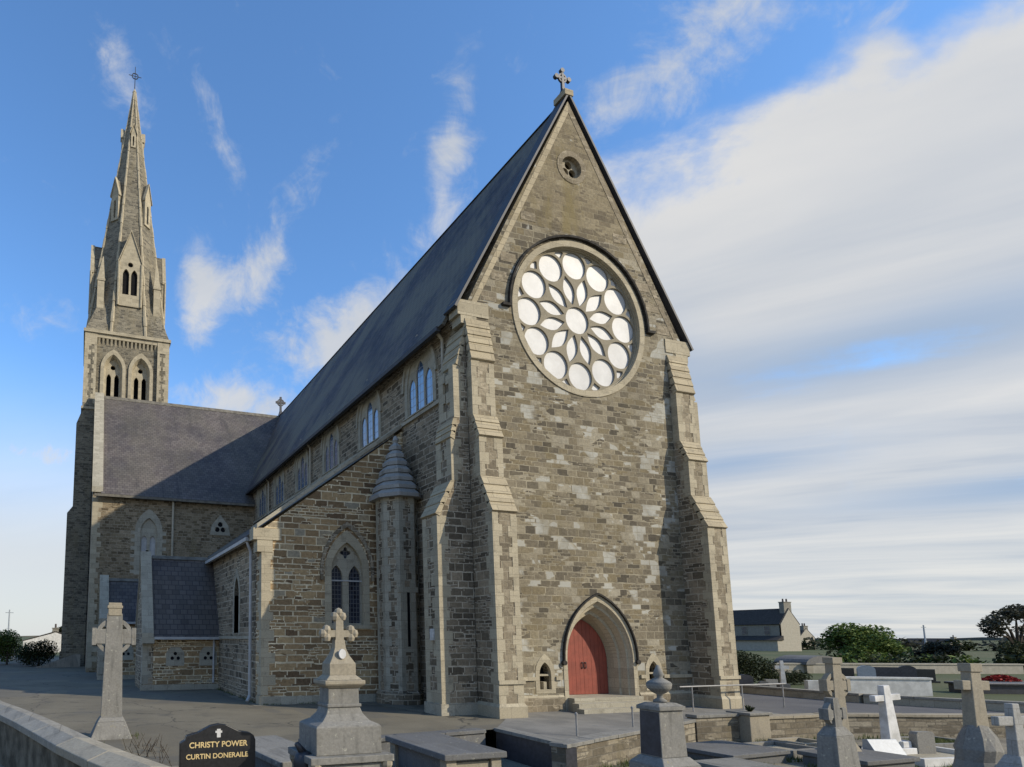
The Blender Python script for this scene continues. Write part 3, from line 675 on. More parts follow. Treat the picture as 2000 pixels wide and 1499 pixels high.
# ---- stair turret in the angle
b = MB(); TX, TY, TR = -5.68, 3.85, .80
b.lathe(TX, TY, [(TR+.1, 0), (TR+.1, .4), (TR, .5), (TR, 7.95)], 'side', 8, pi/8)
tw = b.build('stair_turret', church)
b = MB()
zc, n = 7.72, 7
for i in range(n):
    t0 = i/n; r0 = (TR+.13)*(1-t0)+.05; r1 = (TR+.13)*(1-(i+1)/n)+.05; z0 = zc+2.35*t0; z1 = zc+2.35*(i+1)/n
    b.lathe(TX, TY, [(r0*.7, z0-.01), (r0+.075, z0-.005), (r0+.085, z0+.13), (r1-.02, z1+.02)], 'cap', 8, pi/8)
b.lathe(TX, TY, [(.08, zc+2.3), (.13, zc+2.42), (.06, zc+2.6)], 'cap', 8)
b.build('turret_roof', tw)
b = MB()
for k in range(8):
    a = pi/8+k*pi/4; cx, cy = TX+TR*cos(a), TY+TR*sin(a)
    if cy > TY+.4: continue
    z = .5; i = 0
    while z < 7.6:
        h = random.uniform(.26, .40); wd = (.24 if i % 2 else .15)
        r = [(TR+.012)/cos(pi/8)*cos(pi/8)]
        for sg in (-1, 1):
            d = Vector((cos(a+sg*(pi/2+pi/8)), sin(a+sg*(pi/2+pi/8)), 0)); nn = Vector((cos(a+sg*pi/8), sin(a+sg*pi/8), 0))
            p = Vector((cx, cy, z))
            b.prism([p+nn*.014, p+nn*.014+d*wd, p-nn*.1+d*wd, p-nn*.1], (0, 0, h-.006), 'greystone')
        z += h; i += 1
for a in (-pi/2,):
    ap = TR*cos(pi/8)
    b.box(TX-.28, TX-.06, TY-ap-.018, TY-ap+.1, 2.1, 4.1, 'greystone'); b.box(TX+.06, TX+.28, TY-ap-.018, TY-ap+.1, 2.1, 4.1, 'greystone'); b.box(TX-.40, TX+.40, TY-ap-.022, TY-ap+.1, 4.102, 4.3, 'greystone'); b.box(TX-.30, TX+.30, TY-ap-.022, TY-ap+.1, 1.9, 2.098, 'greystone')
    b.box(TX-.06, TX+.06, TY-ap-.006, TY-ap+.1, 2.1, 4.1, 'void')
b.build('turret_dressings', tw)
b = MB(); b.box(-6.37, -6.31, .35, .55, 2.35, 2.72, 'white'); b.build('alarm_box', church)
# ---- small gabled porches (confessional projections) on the left aisle
def porch(y0, y1, x1, ze, zr, name):
    b = MB(); xg = x1; ym = (y0+y1)/2
    b.box(xg+.5, -AX+.2, y0, y1, 0, ze, 'aisle')
    b.prism([(xg, y0, 0), (xg, y1, 0), (xg, y1, ze+.1), (xg, ym, zr+.12), (xg, y0, ze+.1)], (.5, 0, 0), 'side')
    o = b.build(name, church)
    b = MB()
    for sgn, ya in ((1, y0), (-1, y1)):
        roof_slab(b, (xg+.42, ya-sgn*.22, ze-.12), (-AX+.3, ya-sgn*.22, ze-.12), (-AX+.3, ym, zr), (xg+.42, ym, zr), .08, 'slate3')
    b.build('porch_roof', o)
    b = MB(); b.prism([(xg+.5, ym-.14, zr+.02), (xg+.5, ym, zr+.2), (xg+.5, ym+.14, zr+.02)], (-AX-xg+.0-.5, 0, 0), 'ridge')
    for sgn, ya in ((1, y0), (-1, y1)):
        p0 = Vector((xg-.06, ya-sgn*.28, ze-.05)); p1 = Vector((xg-.06, ym, zr+.18))
        b.prism([p0, p1, p1+Vector((0, 0, .2)), p0+Vector((0, 0, .2))], (.52, 0, 0), 'greystone')
    b.box(xg-.08, xg+.50, y0-.32, y0+.1, ze-.32, ze-.04, 'greystone')
    b.build('porch_coping', o)
    b = MB(); quoins(b, xg, y0, 1, 1, .3, ze-.34, .42, .28, .34, 'greystone'); b.box(xg-.06, -AX, y0-.06, y0+.0, 0, .25, 'greystone'); b.build('porch_quoins', o)
    b = MB(); b.box(xg+.5, -AX, y0-.34, y0-.22, ze-.14, ze-.02, 'pipe'); b.tube((-AX-.25, y0-.08, ze-.1), (-AX-.25, y0-.08, .3), .05, 'pipe'); b.build('gutter', o)
    b = MB()
    for x in (xg+1.5, xg+3.05):
        if x < -AX-.4:
            tf = [circ(x+.16*cos(pi/2+i*2*pi/3), 1.52+.14*sin(pi/2+i*2*pi/3), .085, 8) for i in range(3)]
            b.plate([(x-.42, 1.1), (x+.42, 1.1), (x+.42, 1.7), (x+.22, 1.95), (x-.22, 1.95), (x-.42, 1.7)], tf, FX(y0), -.03, .02, 'greystone')
            b.plate([(x-.3, 1.2), (x+.3, 1.2), (x+.3, 1.8), (x-.3, 1.8)], [], FX(y0), -.012, .0, 'void'); b.build('vent_plaque', o); b = MB()
    return o
porch(11.8, 15.4, -14.5, 2.45, 6.25, 'confessional_porch')
porch(19.6, 23.0, -16.2, 3.3, 5.75, 'side_porch')
# ---- transept
TXE, TY0, TYM, TZE, TZR = 16.8, 27.4, 36.5, 12.65, 22.9
for s in (-1, 1):
    b = MB(); W1, W2 = s*12.85, s*7.63
    b.plate([(s*5.0, 0), (s*TXE, 0), (s*TXE, TZE), (s*5.0, TZE)], [arch(W1, 6.9, 9.9, .62, 1.0, 8)], FX(TY0), 0, .8, 'rubble')
    b.build('transept_wall', church)
    b = MB(); b.plate([(TY0+.8, 0), (45.6, 0), (45.6, TZE), (TYM, TZR), (TY0+.8, TZE+.85)], [arch(TYM, 4, 10, 2.2, 1.0, 10)], FL(s*TXE, -s), 0, .8, 'side')
    b.plate(arch(TYM, 3.9, 10, 2.3, 1.0, 10), [], FL(s*TXE, -s), .4, .5, 'glass'); b.build('transept_gable', church)
    b = MB(); xa, xb = s*(TXE-.55), 0
    roof_slab(b, (xa, TY0-.28, TZE-.30), (xb, TY0-.28, TZE-.30), (xb, TYM, TZR), (xa, TYM, TZR), .12, 'slate2')
    roof_slab(b, (xa, 45.9, TZE-.30), (xb, 45.9, TZE-.30), (xb, TYM, TZR), (xa, TYM, TZR), .12, 'slate2')
    rf = b.build('transept_roof', church)
    b = MB(); xs = sorted((s*(TXE-.6), 0)); b.prism([(xs[0], TYM-.2, TZR), (xs[0], TYM, TZR+.34), (xs[0], TYM+.2, TZR)], (xs[1]-xs[0], 0, 0), 'ridge'); b.build('ridge_tiles', rf)
    b = MB(); xs = sorted((s*(TXE-.1), s*5.1)); b.box(xs[0], xs[1], TY0-.44, TY0-.28, TZE-.42, TZE-.24, 'ridge'); b.build('gutter', church)
    b = MB()
    for sg, ya in ((1, TY0), (-1, 45.6)):
        p0 = Vector((s*(TXE+.08), ya-sg*.2, TZE-.1)); p1 = Vector((s*(TXE+.08), TYM, TZR+.15))
        b.prism([p0, p1, p1+Vector((0, 0, .4)), p0+Vector((0, 0, .4))], (-s*.75, 0, 0), 'greystone')
    quoins(b, s*TXE, TY0, -s, 1, .3, TZE-.4, .62, .38, .36)
    quoins(b, s*TXE, TY0+.0, -s, 1, .0, .01)
    b.build('transept_dressings', church)
    b = MB()
    b.plate(arch(W1, 6.9, 9.9, .616, 1.0, 8), [arch(W1+k*.30, 7.1, 9.3, .20, 1.1, 6) for k in (-1, 1)], FX(TY0), .1, .3, 'greystone')
    b.plate(band(W1, 6.8, 9.9, .6, .98, 1.0, 8), [], FX(TY0), -.03, .12, 'greystone')
    for k in range(6): b.box(W1-1.25+.0, W1-.975, TY0-.02, TY0+.1, 6.9+k*.56, 7.15+k*.56, 'greystone'); b.box(W1+.975, W1+1.25, TY0-.02, TY0+.1, 6.9+k*.56, 7.15+k*.56, 'greystone')
    w = b.build('transept_window', church)
    g = MB(); g.plate(arch(W1-.30, 7.05, 9.3, .24, 1.1, 6), [], FX(TY0), .2, .24, 'pipe'); g.plate(arch(W1+.30, 7.05, 9.3, .24, 1.1, 6), [], FX(TY0), .2, .24, 'pipe'); g.box(W1-.17, W1+.02, TY0+.08, TY0+.098, 7.3, 8.6, 'void'); g.build('louvre_board', w)
    b = MB(); tri = [(W2-.78, 9.95), (W2+.78, 9.95), (W2+.62, 10.7), (W2, 11.5), (W2-.62, 10.7)]
    b.plate(tri, [circ(W2+.26*cos(pi/2+i*2*pi/3), 10.5+.26*sin(pi/2+i*2*pi/3), .19, 10) for i in range(3)], FX(TY0), -.05, .03, 'greystone')
    b.plate([(W2-.5, 10.05), (W2+.5, 10.05), (W2, 11.1)], [], FX(TY0), -.012, 0, 'void'); b.build('trefoil_window', church)
    b = MB(); b.tube((s*11.16, TY0-.12, TZE-.3), (s*11.16, TY0-.12, .3), .085, 'buffpipe'); b.build('downpipe', church)
b = MB(); b.frustum(0, TYM, .5, .5, .16, .16, TZR+.2, TZR+.9, 'iron'); b.box(-.09, .09, TYM-.08, TYM+.08, TZR+.9, TZR+2.2, 'iron'); b.box(-.48, .48, TYM-.07, TYM+.07, TZR+1.55, TZR+1.75, 'iron'); b.plate(circ(0, TZR+1.65, .36, 20), [circ(0, TZR+1.65, .25, 20)], FX(TYM-.05), 0, .1, 'iron'); b.build('ridge_cross', church)
b = MB(); b.plate([(-5, 0), (5, 0), (5, EZ), (0, AP-.1), (-5, EZ)], [], FX(NL), -.3, .4, 'side'); b.build('chancel_wall', church)
# ---- tower
TW = 7.34; tx0, tx1, ty0, ty1 = -17.9, -10.56, 37.0, 44.34; tcx, tcy = (tx0+tx1)/2, (ty0+ty1)/2
tower = None
b = MB(); hw = TW/2-.28
wins = [-15.42, -13.02]
hl = [arch(x, 22.6, 26.05, .80, .95, 8) for x in wins]
b.plate([(tx0+.28, 0), (tx1-.28, 0), (tx1-.28, 29.2), (tx0+.28, 29.2)], hl, FX(ty0+.28), 0, .8, 'tower')
hl = [arch(y, 22.6, 26.05, .80, .95, 8) for y in (39.45, 41.9)]
b.plate([(ty0+1.08, 0), (ty1-.28, 0), (ty1-.28, 29.2), (ty0+1.08, 29.2)], hl, FL(tx0+.28), 0, .8, 'tower')
b.plate([(ty0+1.08, 0), (ty1-.28, 0), (ty1-.28, 29.2), (ty0+1.08, 29.2)], hl, FL(tx1-.28, -1), 0, .8, 'tower')
b.box(tx0+1.08, tx1-1.08, ty1-1.08, ty1-.28, 0, 29.2, 'tower')
b.box(tcx-2.2, tcx+2.2, tcy-2.2, tcy+2.2, 0, 29, 'void')
tower = b.build('tower', church)
b = MB()
for x, y, sx, sy in ((tx0, ty0, 1, 1), (tx1, ty0, -1, 1), (tx0, ty1, 1, -1), (tx1, ty1, -1, -1)):
    xs = sorted((x, x+sx*1.02)); ys = sorted((y, y+sy*1.02)); b.box(xs[0], xs[1], ys[0], ys[1], 0, 29.1, 'tower')
    quoins(b, x, y, sx, sy, 22.6, 28.0, .5, .34, .42, 'stone', .012); 
    xe = x+sx*1.02
    quoins(b, xe, y, -sx, sy, 22.6, 28.0, .36, .2, .42, 'stone', .012)
    xs = sorted((x-sx*.02, x+sx*1.04)); ys = sorted((y-sy*.02, y+sy*1.04)); b.box(xs[0], xs[1], ys[0], ys[1], 28.0, 29.12, 'stone')
b.build('corner_pilasters', tower)
b = MB()
for zt, d in ((21.9, .42), (14.0, .85)):
    for (x, sx) in ((tx0, -1), (tx1, 1)):
        for (yy0, yy1) in ((ty0+.1-d*.05, ty0+1.1+d*.05), (ty1-1.1-d*.05, ty1-.1+d*.05)):
            xs = x; b.prism([(x, yy0, 0), (x+sx*d, yy0, 0), (x+sx*d, yy0, zt-1.2), (x, yy0, zt)], (0, yy1-yy0, 0), 'tower')
    for (y, sy) in ((ty1, 1),):
        for (xx0, xx1) in ((tx0+.1-d*.05, tx0+1.1+d*.05), (tx1-1.1-d*.05, tx1-.1+d*.05)):
            b.prism([(xx0, y, 0), (xx0, y+sy*d, 0), (xx0, y+sy*d, zt-1.2), (xx0, y, zt)], (xx1-xx0, 0, 0), 'tower')
b.box(tx0-.95, tx0+.1, ty0+.05, ty0+1.15, 0, 1.2, 'tower')
b.build('tower_buttress', tower)
b = MB()
for s_ in (0,):
    b.box(tx0-.14, tx1+.14, ty0-.14, ty1+.14, 29.10, 29.38, 'stone'); b.box(tx0+.9, tx1-.9, ty0+.02, ty0+.3, 28.75, 29.098, 'stone'); b.box(tx0+.02, tx0+.3, ty0+.9, ty1-.9, 28.75, 29.098, 'stone'); b.box(tx1-.3, tx1-.02, ty0+.9, ty1-.9, 28.75, 29.098, 'stone')
    n = 15
    for i in range(n):
        x = tx0+1.2+i*(TW-2.4)/(n-1); b.prism([(x-.09, ty0+.04, 28.748), (x-.09, ty0+.28, 28.748), (x-.09, ty0+.28, 28.2)], (.18, 0, 0), 'stone')
        y = ty0+1.2+i*(TW-2.4)/(n-1); b.prism([(tx0+.04, y-.09, 28.748), (tx0+.28, y-.09, 28.748), (tx0+.28, y-.09, 28.2)], (0, .18, 0), 'stone')
b.build('cornice', tower)
b = MB(); b.box(tx0-.10, tx1+.10, ty0-.10, ty1+.10, 22.05, 22.27, 'stone'); b.build('string_course', tower)
def belfry(c, fr, other):
    b = MB(); lights = [arch(c+k*.34, 22.6, 25.35, .20, 1.2, 6) for k in (-1, 1)]; cq = circ(c, 26.35, .22, 12)
    b.plate(arch(c, 22.6, 26.05, .795, .95, 8), lights+[cq], fr, .38, .6, 'stone')
    b.plate(band(c, 22.5, 26.05, .80, 1.08, .95, 8), [], fr, -.14, .1, 'stone')
    w = b.build('belfry_window', tower)
    # splayed reveal
    g = MB(); n = 0
    A = arch(c, 22.6, 26.05, .80, .95, 8); B = arch(c, 22.6, 26.05, .62, .95, 8)
    g.add([fr(u, v, -.10) for u, v in A]+[fr(u, v, .37) for u, v in B], [(i, i+1, len(A)+i+1, len(A)+i) for i in range(len(A)-1)], 'stone'); g.build('reveal', w)
    return w
for x in wins: belfry(x, FX(ty0+.28), None)
for y in (39.45, 41.9): belfry(y, FL(tx0+.28), None); belfry(y, FL(tx1-.28, -1), None)
# ---- spire: broached octagon with lucarnes and ribs
SB, ST = 29.36, 57.4
def spR(z): return (TW/2-.05)*(ST-z)/(ST-SB)+.03          # apothem
def octring(ap, z): 
    R = ap/cos(pi/8); return [(tcx+R*cos(pi/8+k*pi/4), tcy+R*sin(pi/8+k*pi/4), z) for k in range(8)]
b = MB(); b.loft([octring(spR(SB), SB), octring(spR(38), 38), octring(spR(46), 46), octring(spR(56.9), 56.9)], 'tower')
for sx in (-1, 1):
    for sy in (-1, 1):
        c = (tcx+sx*(TW/2), tcy+sy*(TW/2), SB); ap = spR(SB); k = ap*math.tan(pi/8)
        p1 = (tcx+sx*ap, tcy+sy*k, SB); p2 = (tcx+sx*k, tcy+sy*ap, SB); zt = SB+4.6; d = spR(zt)
        t = (tcx+sx*d*cos(pi/4)*1.0, tcy+sy*d*cos(pi/4)*1.0, zt)
        b.add([c, p1, p2, t], [(0, 1, 3), (0, 3, 2), (1, 2, 3), (0, 2, 1)], 'tower')
spire = b.build('spire', tower)
b = MB()
for k in range(8):
    p = [Vector(octring(spR(z), z)[k]) for z in (SB, 56.9)]; n = 26
    for i in range(n):
        t0, t1 = i/n, (i+.97)/n; a = p[0].lerp(p[1], t0); c = p[0].lerp(p[1], t1); r = (.19 if i % 2 else .15)*(1-.6*t0)
        b.tube(a, c, r, 'stone', 6, r)
b.build('spire_ribs', spire)
b = MB(); b.lathe(tcx, tcy, [(.14, 56.7), (.22, 56.9), (.10, 57.15), (.05, 57.3)], 'stone', 8); b.build('spire_finial', spire)
b = MB(); b.tube((tcx, tcy, 57.2), (tcx, tcy, 59.8), .045, 'iron', 6, .03); b.tube((tcx-.62, tcy, 58.75), (tcx+.62, tcy, 58.75), .035, 'iron', 6); b.plate(circ(tcx, 58.75, .34, 16), [circ(tcx, 58.75, .27, 16)], FX(tcy-.03), 0, .06, 'iron'); b.build('spire_cross', spire)
for sx in (-1, 1):
    for sy in (-1, 1):
        b = MB(); cx, cy = tcx+sx*2.52, tcy+sy*2.52
        b.box(cx-.30, cx+.30, cy-.30, cy+.30, 30.6, 34.6, 'stone'); b.box(cx-.36, cx+.36, cy-.36, cy+.36, 34.6, 34.8, 'stone'); b.frustum(cx, cy, .64, .64, .06, .06, 34.8, 37.2, 'stone', -sx*.12, -sy*.12)
        b.build('pinnacle', spire)
def lucarne(rot, zb, ze, zg, w, proj, lights=True):
    "gabled spire window on the face that looks towards angle rot; proj = how far its front stands from the spire axis"
    b = MB(); st = len(b.v); h = w/2
    out = [(-h, zb), (h, zb), (h, ze), (0, zg), (-h, ze)]
    fr = lambda u, v, t: (u, -proj+t, v)
    zs = zb+(ze-zb)*.72
    if lights: hl = [arch(k*w*.185, zb+w*.55, zs, w*.14, 1.2, 5) for k in (-1, 1)]+[circ(0, zs+w*.50, w*.12, 10)]
    else: hl = [arch(0, zb+w*.3, zs, w*.14, 1.2, 5)]
    b.plate(out, hl, fr, 0, .22, 'stone'); b.plate([(-h+.05, zb+.1), (h-.05, zb+.1), (h-.05, ze), (0, zg-.3), (-h+.05, ze)], [], fr, .2, .25, 'void')
    if lights:
        for s in (-1, 1): b.tube((s*(h+.02), -proj-.02, zb), (s*(h+.02), -proj-.02, ze), .11, 'stone', 6)
    for s in (-1, 1):
        b.prism([(s*h, -proj+.22, zb), (s*h, -proj+.22, ze), (s*h, -.2, ze), (s*h, -.2, zb)], (-s*.12, 0, 0), 'tower')
        p = [(s*(h+.10), -proj-.10, ze-.12), (0, -proj-.10, zg), (0, -proj-.10, zg+.18), (s*(h+.10), -proj-.10, ze+.08)]
        b.prism(p, (0, .34, 0), 'stone')
        b.prism([(s*(h+.05), -proj+.24, ze-.05), (0, -proj+.24, zg), (0, -proj+.24, zg+.1), (s*(h+.05), -proj+.24, ze+.05)], (0, proj-.4, 0), 'tower')
    b.xf(Matrix.Translation((tcx, tcy, 0)) @ Matrix.Rotation(rot, 4, 'Z'), st)
    return b.build('lucarne', spire)
for k in range(4): lucarne(k*pi/2, 32.2, 36.4, 39.5, 2.0, 3.42)
for k in range(4): lucarne(k*pi/2+pi/4, 41.6, 44.2, 45.9, .85, spR(41.6)+.12, False)
for k in range(4): lucarne(k*pi/2, 50.0, 51.5, 52.4, .48, spR(50.0)+.10, False)

# ================================================================== graveyard, near left
def at(o, x, y, z, rz=0): o.location = (x, y, z); o.rotation_euler = (0, 0, radians(rz)); return o
# ---- curved boundary wall
path = [(-19.6, 0.6), (-18.84, -2.0), (-18.35, -3.4), (-17.86, -4.9), (-17.42, -6.4), (-17.02, -7.8), (-16.62, -9.0), (-16.2, -10.1), (-15.7, -11.3), (-15.1, -12.4)]
wall = empty('boundary_wall', (-18, -4, 0), 'low curved stone boundary wall with pale sloped coping at the bottom left corner', 'wall')
def offs(i, d):
    a = Vector(path[max(0, i-1)]); c = Vector(path[min(len(path)-1, i+1)]); t = (c-a).normalized(); n = Vector((t.y, -t.x))
    return Vector(path[i])+n*d
OW = Vector((-18, -4, 0))
b = MB(); rings = []
for i in range(len(path)):
    p, q = offs(i, .0), offs(i, .40)
    rings.append([Vector((p.x, p.y, -.1))-OW, Vector((q.x, q.y, -.1))-OW, Vector((q.x, q.y, .82))-OW, Vector((p.x, p.y, .82))-OW])
b.loft(rings, 'dirtwall'); b.build('wall_body', wall)
for i in range(len(path)-1):
    b = MB(); rr = []
    for k in (i, i+1):
        e = Vector((0, 0)) if k == i else (Vector(path[i])-Vector(path[i+1])).normalized()*.012
        pts = [(-.05, .82), (.47, .82), (.47, .93), (.21, 1.02), (-.05, .98)]
        rr.append([Vector((offs(k, d).x+e.x, offs(k, d).y+e.y, z))-OW for d, z in pts])
    b.loft(rr, 'grave_tan' if i in (5, 6) else 'coping'); o = b.build('coping_stone', wall, bevel=.012)
    if i in (5, 6): o['label'] = 'pale buff coping stone'
# ---- Celtic cross on the left
def wheel_cross(b, y0, th, zs, zt, w0, w1, zc, arm, aw, rr, rw, m, top=None):
    "tapered shaft zs..zt, arms at zc, open ring of radius rr"
    b.frustum(0, y0+th/2, w0, th*1.1, w1, th, zs, zt, m)
    b.box(-arm, arm, y0+.006, y0+th-.006, zc-aw/2, zc+aw/2, m)
    b.plate(circ(0, zc, rr+rw/2, 36), [circ(0, zc, rr-rw/2, 36)], FX(y0+.03), 0, th-.06, m)
    for sx in (-1, 1): b.box(min(sx*(arm+.006), sx*(arm-.10)), max(sx*(arm+.006), sx*(arm-.10)), y0-.004, y0+th+.004, zc-aw/2-.03, zc+aw/2+.03, m)
c = empty('celtic_cross', (-16.42, -1.35, 0), 'tall grey celtic cross gravestone standing behind the curved boundary wall', 'gravestone')
b = MB(); wheel_cross(b, -.11, .22, .48, 3.0, .50, .37, 2.44, .52, .36, .40, .10, 'grave_grey')
b.build('cross', c, bevel=.012)
b = MB(); b.box(-.16, .16, -.125, .125, 2.95, 3.27, 'grave_tan'); b.box(-.185, .185, -.14, .14, 3.13, 3.2, 'grave_tan'); b.build('cross_head', c, bevel=.012)
b = MB(); b.frustum(0, 0, .98, .8, .66, .5, 0, .40, 'grave_grey'); b.frustum(0, 0, .66, .5, .54, .36, .40, .50, 'grave_grey'); b.build('base', c, bevel=.015)
# ---- black headstone with gilt lettering
def lettering(txt, size, x, z, y, parent, m='gold', name='lettering', ext=.003):
    cu = bpy.data.curves.new(name, 'FONT'); cu.body = txt; cu.size = size; cu.align_x = 'CENTER'; cu.extrude = ext; cu.offset = size*.02
    t = bpy.data.objects.new('tmp', cu); SC.collection.objects.link(t); bpy.context.view_layer.update()
    me = bpy.data.meshes.new_from_object(t.evaluated_get(bpy.context.evaluated_depsgraph_get())); bpy.data.objects.remove(t)
    o = bpy.data.objects.new(name, me); SC.collection.objects.link(o); me.materials.clear(); me.materials.append(M[m])
    o.rotation_euler = (pi/2, 0, 0); o.location = (x, y, z); o.parent = parent; return o
h = empty('headstone', (-15.22, -8.12, 0), 'black polished headstone with two lines of gold lettering', 'gravestone')
pts = [(-.56, .12), (.56, .12), (.56, .92), (.53, .99), (.47, 1.03), (.30, 1.06), (.12, 1.15), (0, 1.17), (-.12, 1.15), (-.30, 1.06), (-.47, 1.02), (-.49, .96), (-.56, .92)]
b = MB(); b.plate(pts, [], FX(-.05), 0, .11, 'black'); b.build('slab', h, bevel=.008)
b = MB(); b.box(-.70, .70, -.16, .18, 0, .12, 'black'); b.build('base', h, bevel=.008)
lettering('CHRISTY POWER', .112, 0, .845, -.052, h); lettering('CURTIN DONERAILE', .099, -.015, .688, -.052, h)
b = MB(); b.box(-.028, .028, -.058, -.05, .98, 1.10, 'white'); b.box(-.05, .05, -.0575, -.05, 1.045, 1.075, 'white'); b.build('small_cross', h)
# ---- tall monument carrying a floriated cross
c = empty('grave_monument', (-13.6, -8.85, 0), 'tall grey stone grave monument with curved shoulders topped by a small cross', 'gravestone')
b = MB(); b.box(-.57, .57, -.42, .42, 0, .72, 'grave_grey'); b.box(-.62, .62, -.47, .47, 0, .2, 'grave_grey'); b.build('plinth', c, bevel=.015)
for sx in (-1, 1):
    for sy in (-1, 1):
        b = MB(); b.lathe(sx*.53, sy*.40, [(.075, .2), (.055, .25), (.05, .6), (.09, .68), (.09, .74)], 'grave_tan', 10); b.build('corner_column', c)
b = MB(); b.box(-.62, .62, -.48, .48, .735, .83, 'grave_grey')
prof = [(.49, .83), (.49, 1.20), (.47, 1.22), (.36, 1.27), (.28, 1.36), (.24, 1.47), (.235, 1.72)]
b.loft([[(-w, -w*.72, z), (w, -w*.72, z), (w, w*.72, z), (-w, w*.72, z)] for w, z in prof], 'grave_grey'); b.box(-.262, .262, -.20, .20, 1.455, 1.50, 'grave_grey')
b.build('body', c, bevel=.01)
b = MB(); b.frustum(0, 0, .48, .36, .62, .48, 1.715, 1.77, 'grave_tan'); b.box(-.31, .31, -.24, .24, 1.772, 1.83, 'grave_tan'); b.frustum(0, 0, .56, .42, .40, .30, 1.832, 1.90, 'grave_tan'); b.build('cap', c, bevel=.01)
b = MB(); prof = [(.20, 1.90), (.20, 2.06), (.175, 2.10), (.13, 2.17), (.085, 2.28), (.075, 2.40)]
b.loft([[(-w, -w*.75, z), (w, -w*.75, z), (w, w*.75, z), (-w, w*.75, z)] for w, z in prof], 'grave_tan')
b.frustum(0, 0, .13, .10, .11, .09, 2.38, 2.74, 'grave_tan'); b.box(-.20, .20, -.045, .045, 2.44, 2.54, 'grave_tan')
for x, z in ((-.19, 2.49), (.19, 2.49), (0, 2.74)):
    for k in range(3):
        a = {-.19: pi, .19: 0, 0: pi/2}[x]+(k-1)*pi/2; q = len(b.v)
        b.lathe(0, 0, [(.0, -.075), (.055, -.05), (.07, 0), (.055, .05), (0, .075)], 'grave_tan', 8)
        b.xf(Matrix.Translation((x+.055*cos(a), 0, z+.055*sin(a))), q)
b.build('cross', c, smooth=False)
b = MB(); b.plate([(.055*cos(t), 2.20+.07*sin(t)) for t in [2*pi*i/16 for i in range(16)]], [], FX(-.145), 0, .03, 'white'); b.build('oval_medallion', c)
# ---- things standing near the monument
b = MB(); b.box(-.075, .075, -.05, .05, 0, .26, 'dark_tomb'); b.box(-.055, .055, -.052, -.05, .03, .22, 'slab')
b.box(-.10, .10, -.07, .07, -.92, 0, 'slab')
o = b.build('memorial_plaque', bevel=.006); at(o, -13.93, -8.36, .92); tag(o, 'small dark upright plaque on a stone block beside the tall monument', 'plaque')
b = MB(); b.lathe(0, 0, [(.16, 0), (.16, .08), (.08, .14), (.07, .38), (.13, .52), (.15, .66), (.12, .78), (.05, .82)], 'iron', 14)
b.tube((0, 0, .78), (-.12, -.03, .93), .06, 'iron', 8, .035)
o = b.build('grave_vase', smooth=True); at(o, -14.18, -8.95, 0.05); tag(o, 'black grave vase beside the left foot of the tall monument', 'vase')
t = empty('chest_tomb', (-13.72, -6.3, 0), 'low chest tomb with pale top slab behind the black headstone', 'tomb', 'chest tombs', radians(6))
b = MB(); b.box(-.42, .42, -1.15, 1.15, 0, .36, 'slab'); b.build('chest', t, bevel=.01)
b = MB(); b.box(-.52, .52, -1.28, 1.28, .36, .46, 'grave_grey'); b.build('top_slab', t, bevel=.015)
t = empty('chest_tomb', (-10.08, -5.9, -.7), 'wide chest tomb with flat lichened top slab left of the forecourt wall', 'tomb', 'chest tombs')
b = MB(); b.box(-.52, .52, -1.02, 1.02, 0, .88, 'slab'); b.box(-.60, -.38, -1.10, -.88, 0, .879, 'grave_tan'); b.box(.38, .60, -1.10, -.88, 0, .879, 'grave_tan'); b.box(-.37, .37, -1.05, -1.0, .06, .82, 'grave_tan')
b.box(-.60, -.40, .88, 1.1, 0, .879, 'grave_tan'); b.build('chest', t, bevel=.01)
b = MB(); b.box(-.68, .68, -1.18, 1.18, .88, 1.0, 'slab'); b.build('top_slab', t, bevel=.02)
b = MB()
for i in range(46):
    x, y = random.uniform(-16.2, -15.35), random.uniform(-5.2, -2.6); l = random.uniform(.08, .30); a = random.uniform(0, 6.28)
    b.tube((x, y, 0), (x+cos(a)*l*.6, y+sin(a)*l*.6, l), .010, 'bark', 4, .004)
tag(b.build('dry_weeds'), kind='stuff')
# ---- retaining wall of the forecourt
rw = empty('retaining_wall', (-3, -4.2, -.7), 'low rubble retaining wall under the forecourt in front of the church door', 'wall')
O = Vector((-3, -4.2, -.7))
def wallrun(p0, p1, z0, z1, th, m, name, parent, O, cop=None):
    p0, p1 = Vector((*p0, 0)), Vector((*p1, 0)); d = (p1-p0).normalized(); n = Vector((-d.y, d.x, 0))
    b = MB(); b.prism([p0+Vector((0, 0, z0))-O, p1+Vector((0, 0, z0))-O, p1+Vector((0, 0, z1))-O, p0+Vector((0, 0, z1))-O], n*th, m); o = b.build(name, parent)
    if cop:
        L = (p1-p0).length; k = max(1, int(L/1.1)); b = MB()
        for i in range(k):
            a = p0+d*(L*i/k-(.03 if i == 0 else 0)); c = p0+d*(L*(i+1)/k-.008); zz0 = z1+random.uniform(0, .012)
            b.prism([a-n*.05+Vector((0, 0, zz0))-O, c-n*.05+Vector((0, 0, zz0))-O, c-n*.05+Vector((0, 0, zz0+.09))-O, a-n*.05+Vector((0, 0, zz0+.09))-O], n*(th+.08), cop)
        b.build('coping', parent, bevel=.01)
wallrun((-6.57, -5.45), (.4, -3.0), -.7, -.06, .35, 'rubble_pale', 'front_face', rw, O, 'grave_grey')
wallrun((-6.50, -2.85), (-6.57, -5.45), -.7, -.06, .30, 'dark_tomb', 'side_face', rw, O, 'grave_grey')  # dark granite tone stands in for shade on this wall face
wallrun((-10.9, -3.4), (-6.85, -2.87), -.7, -.08, .3, 'slab', 'yard_face', rw, O, 'slab')
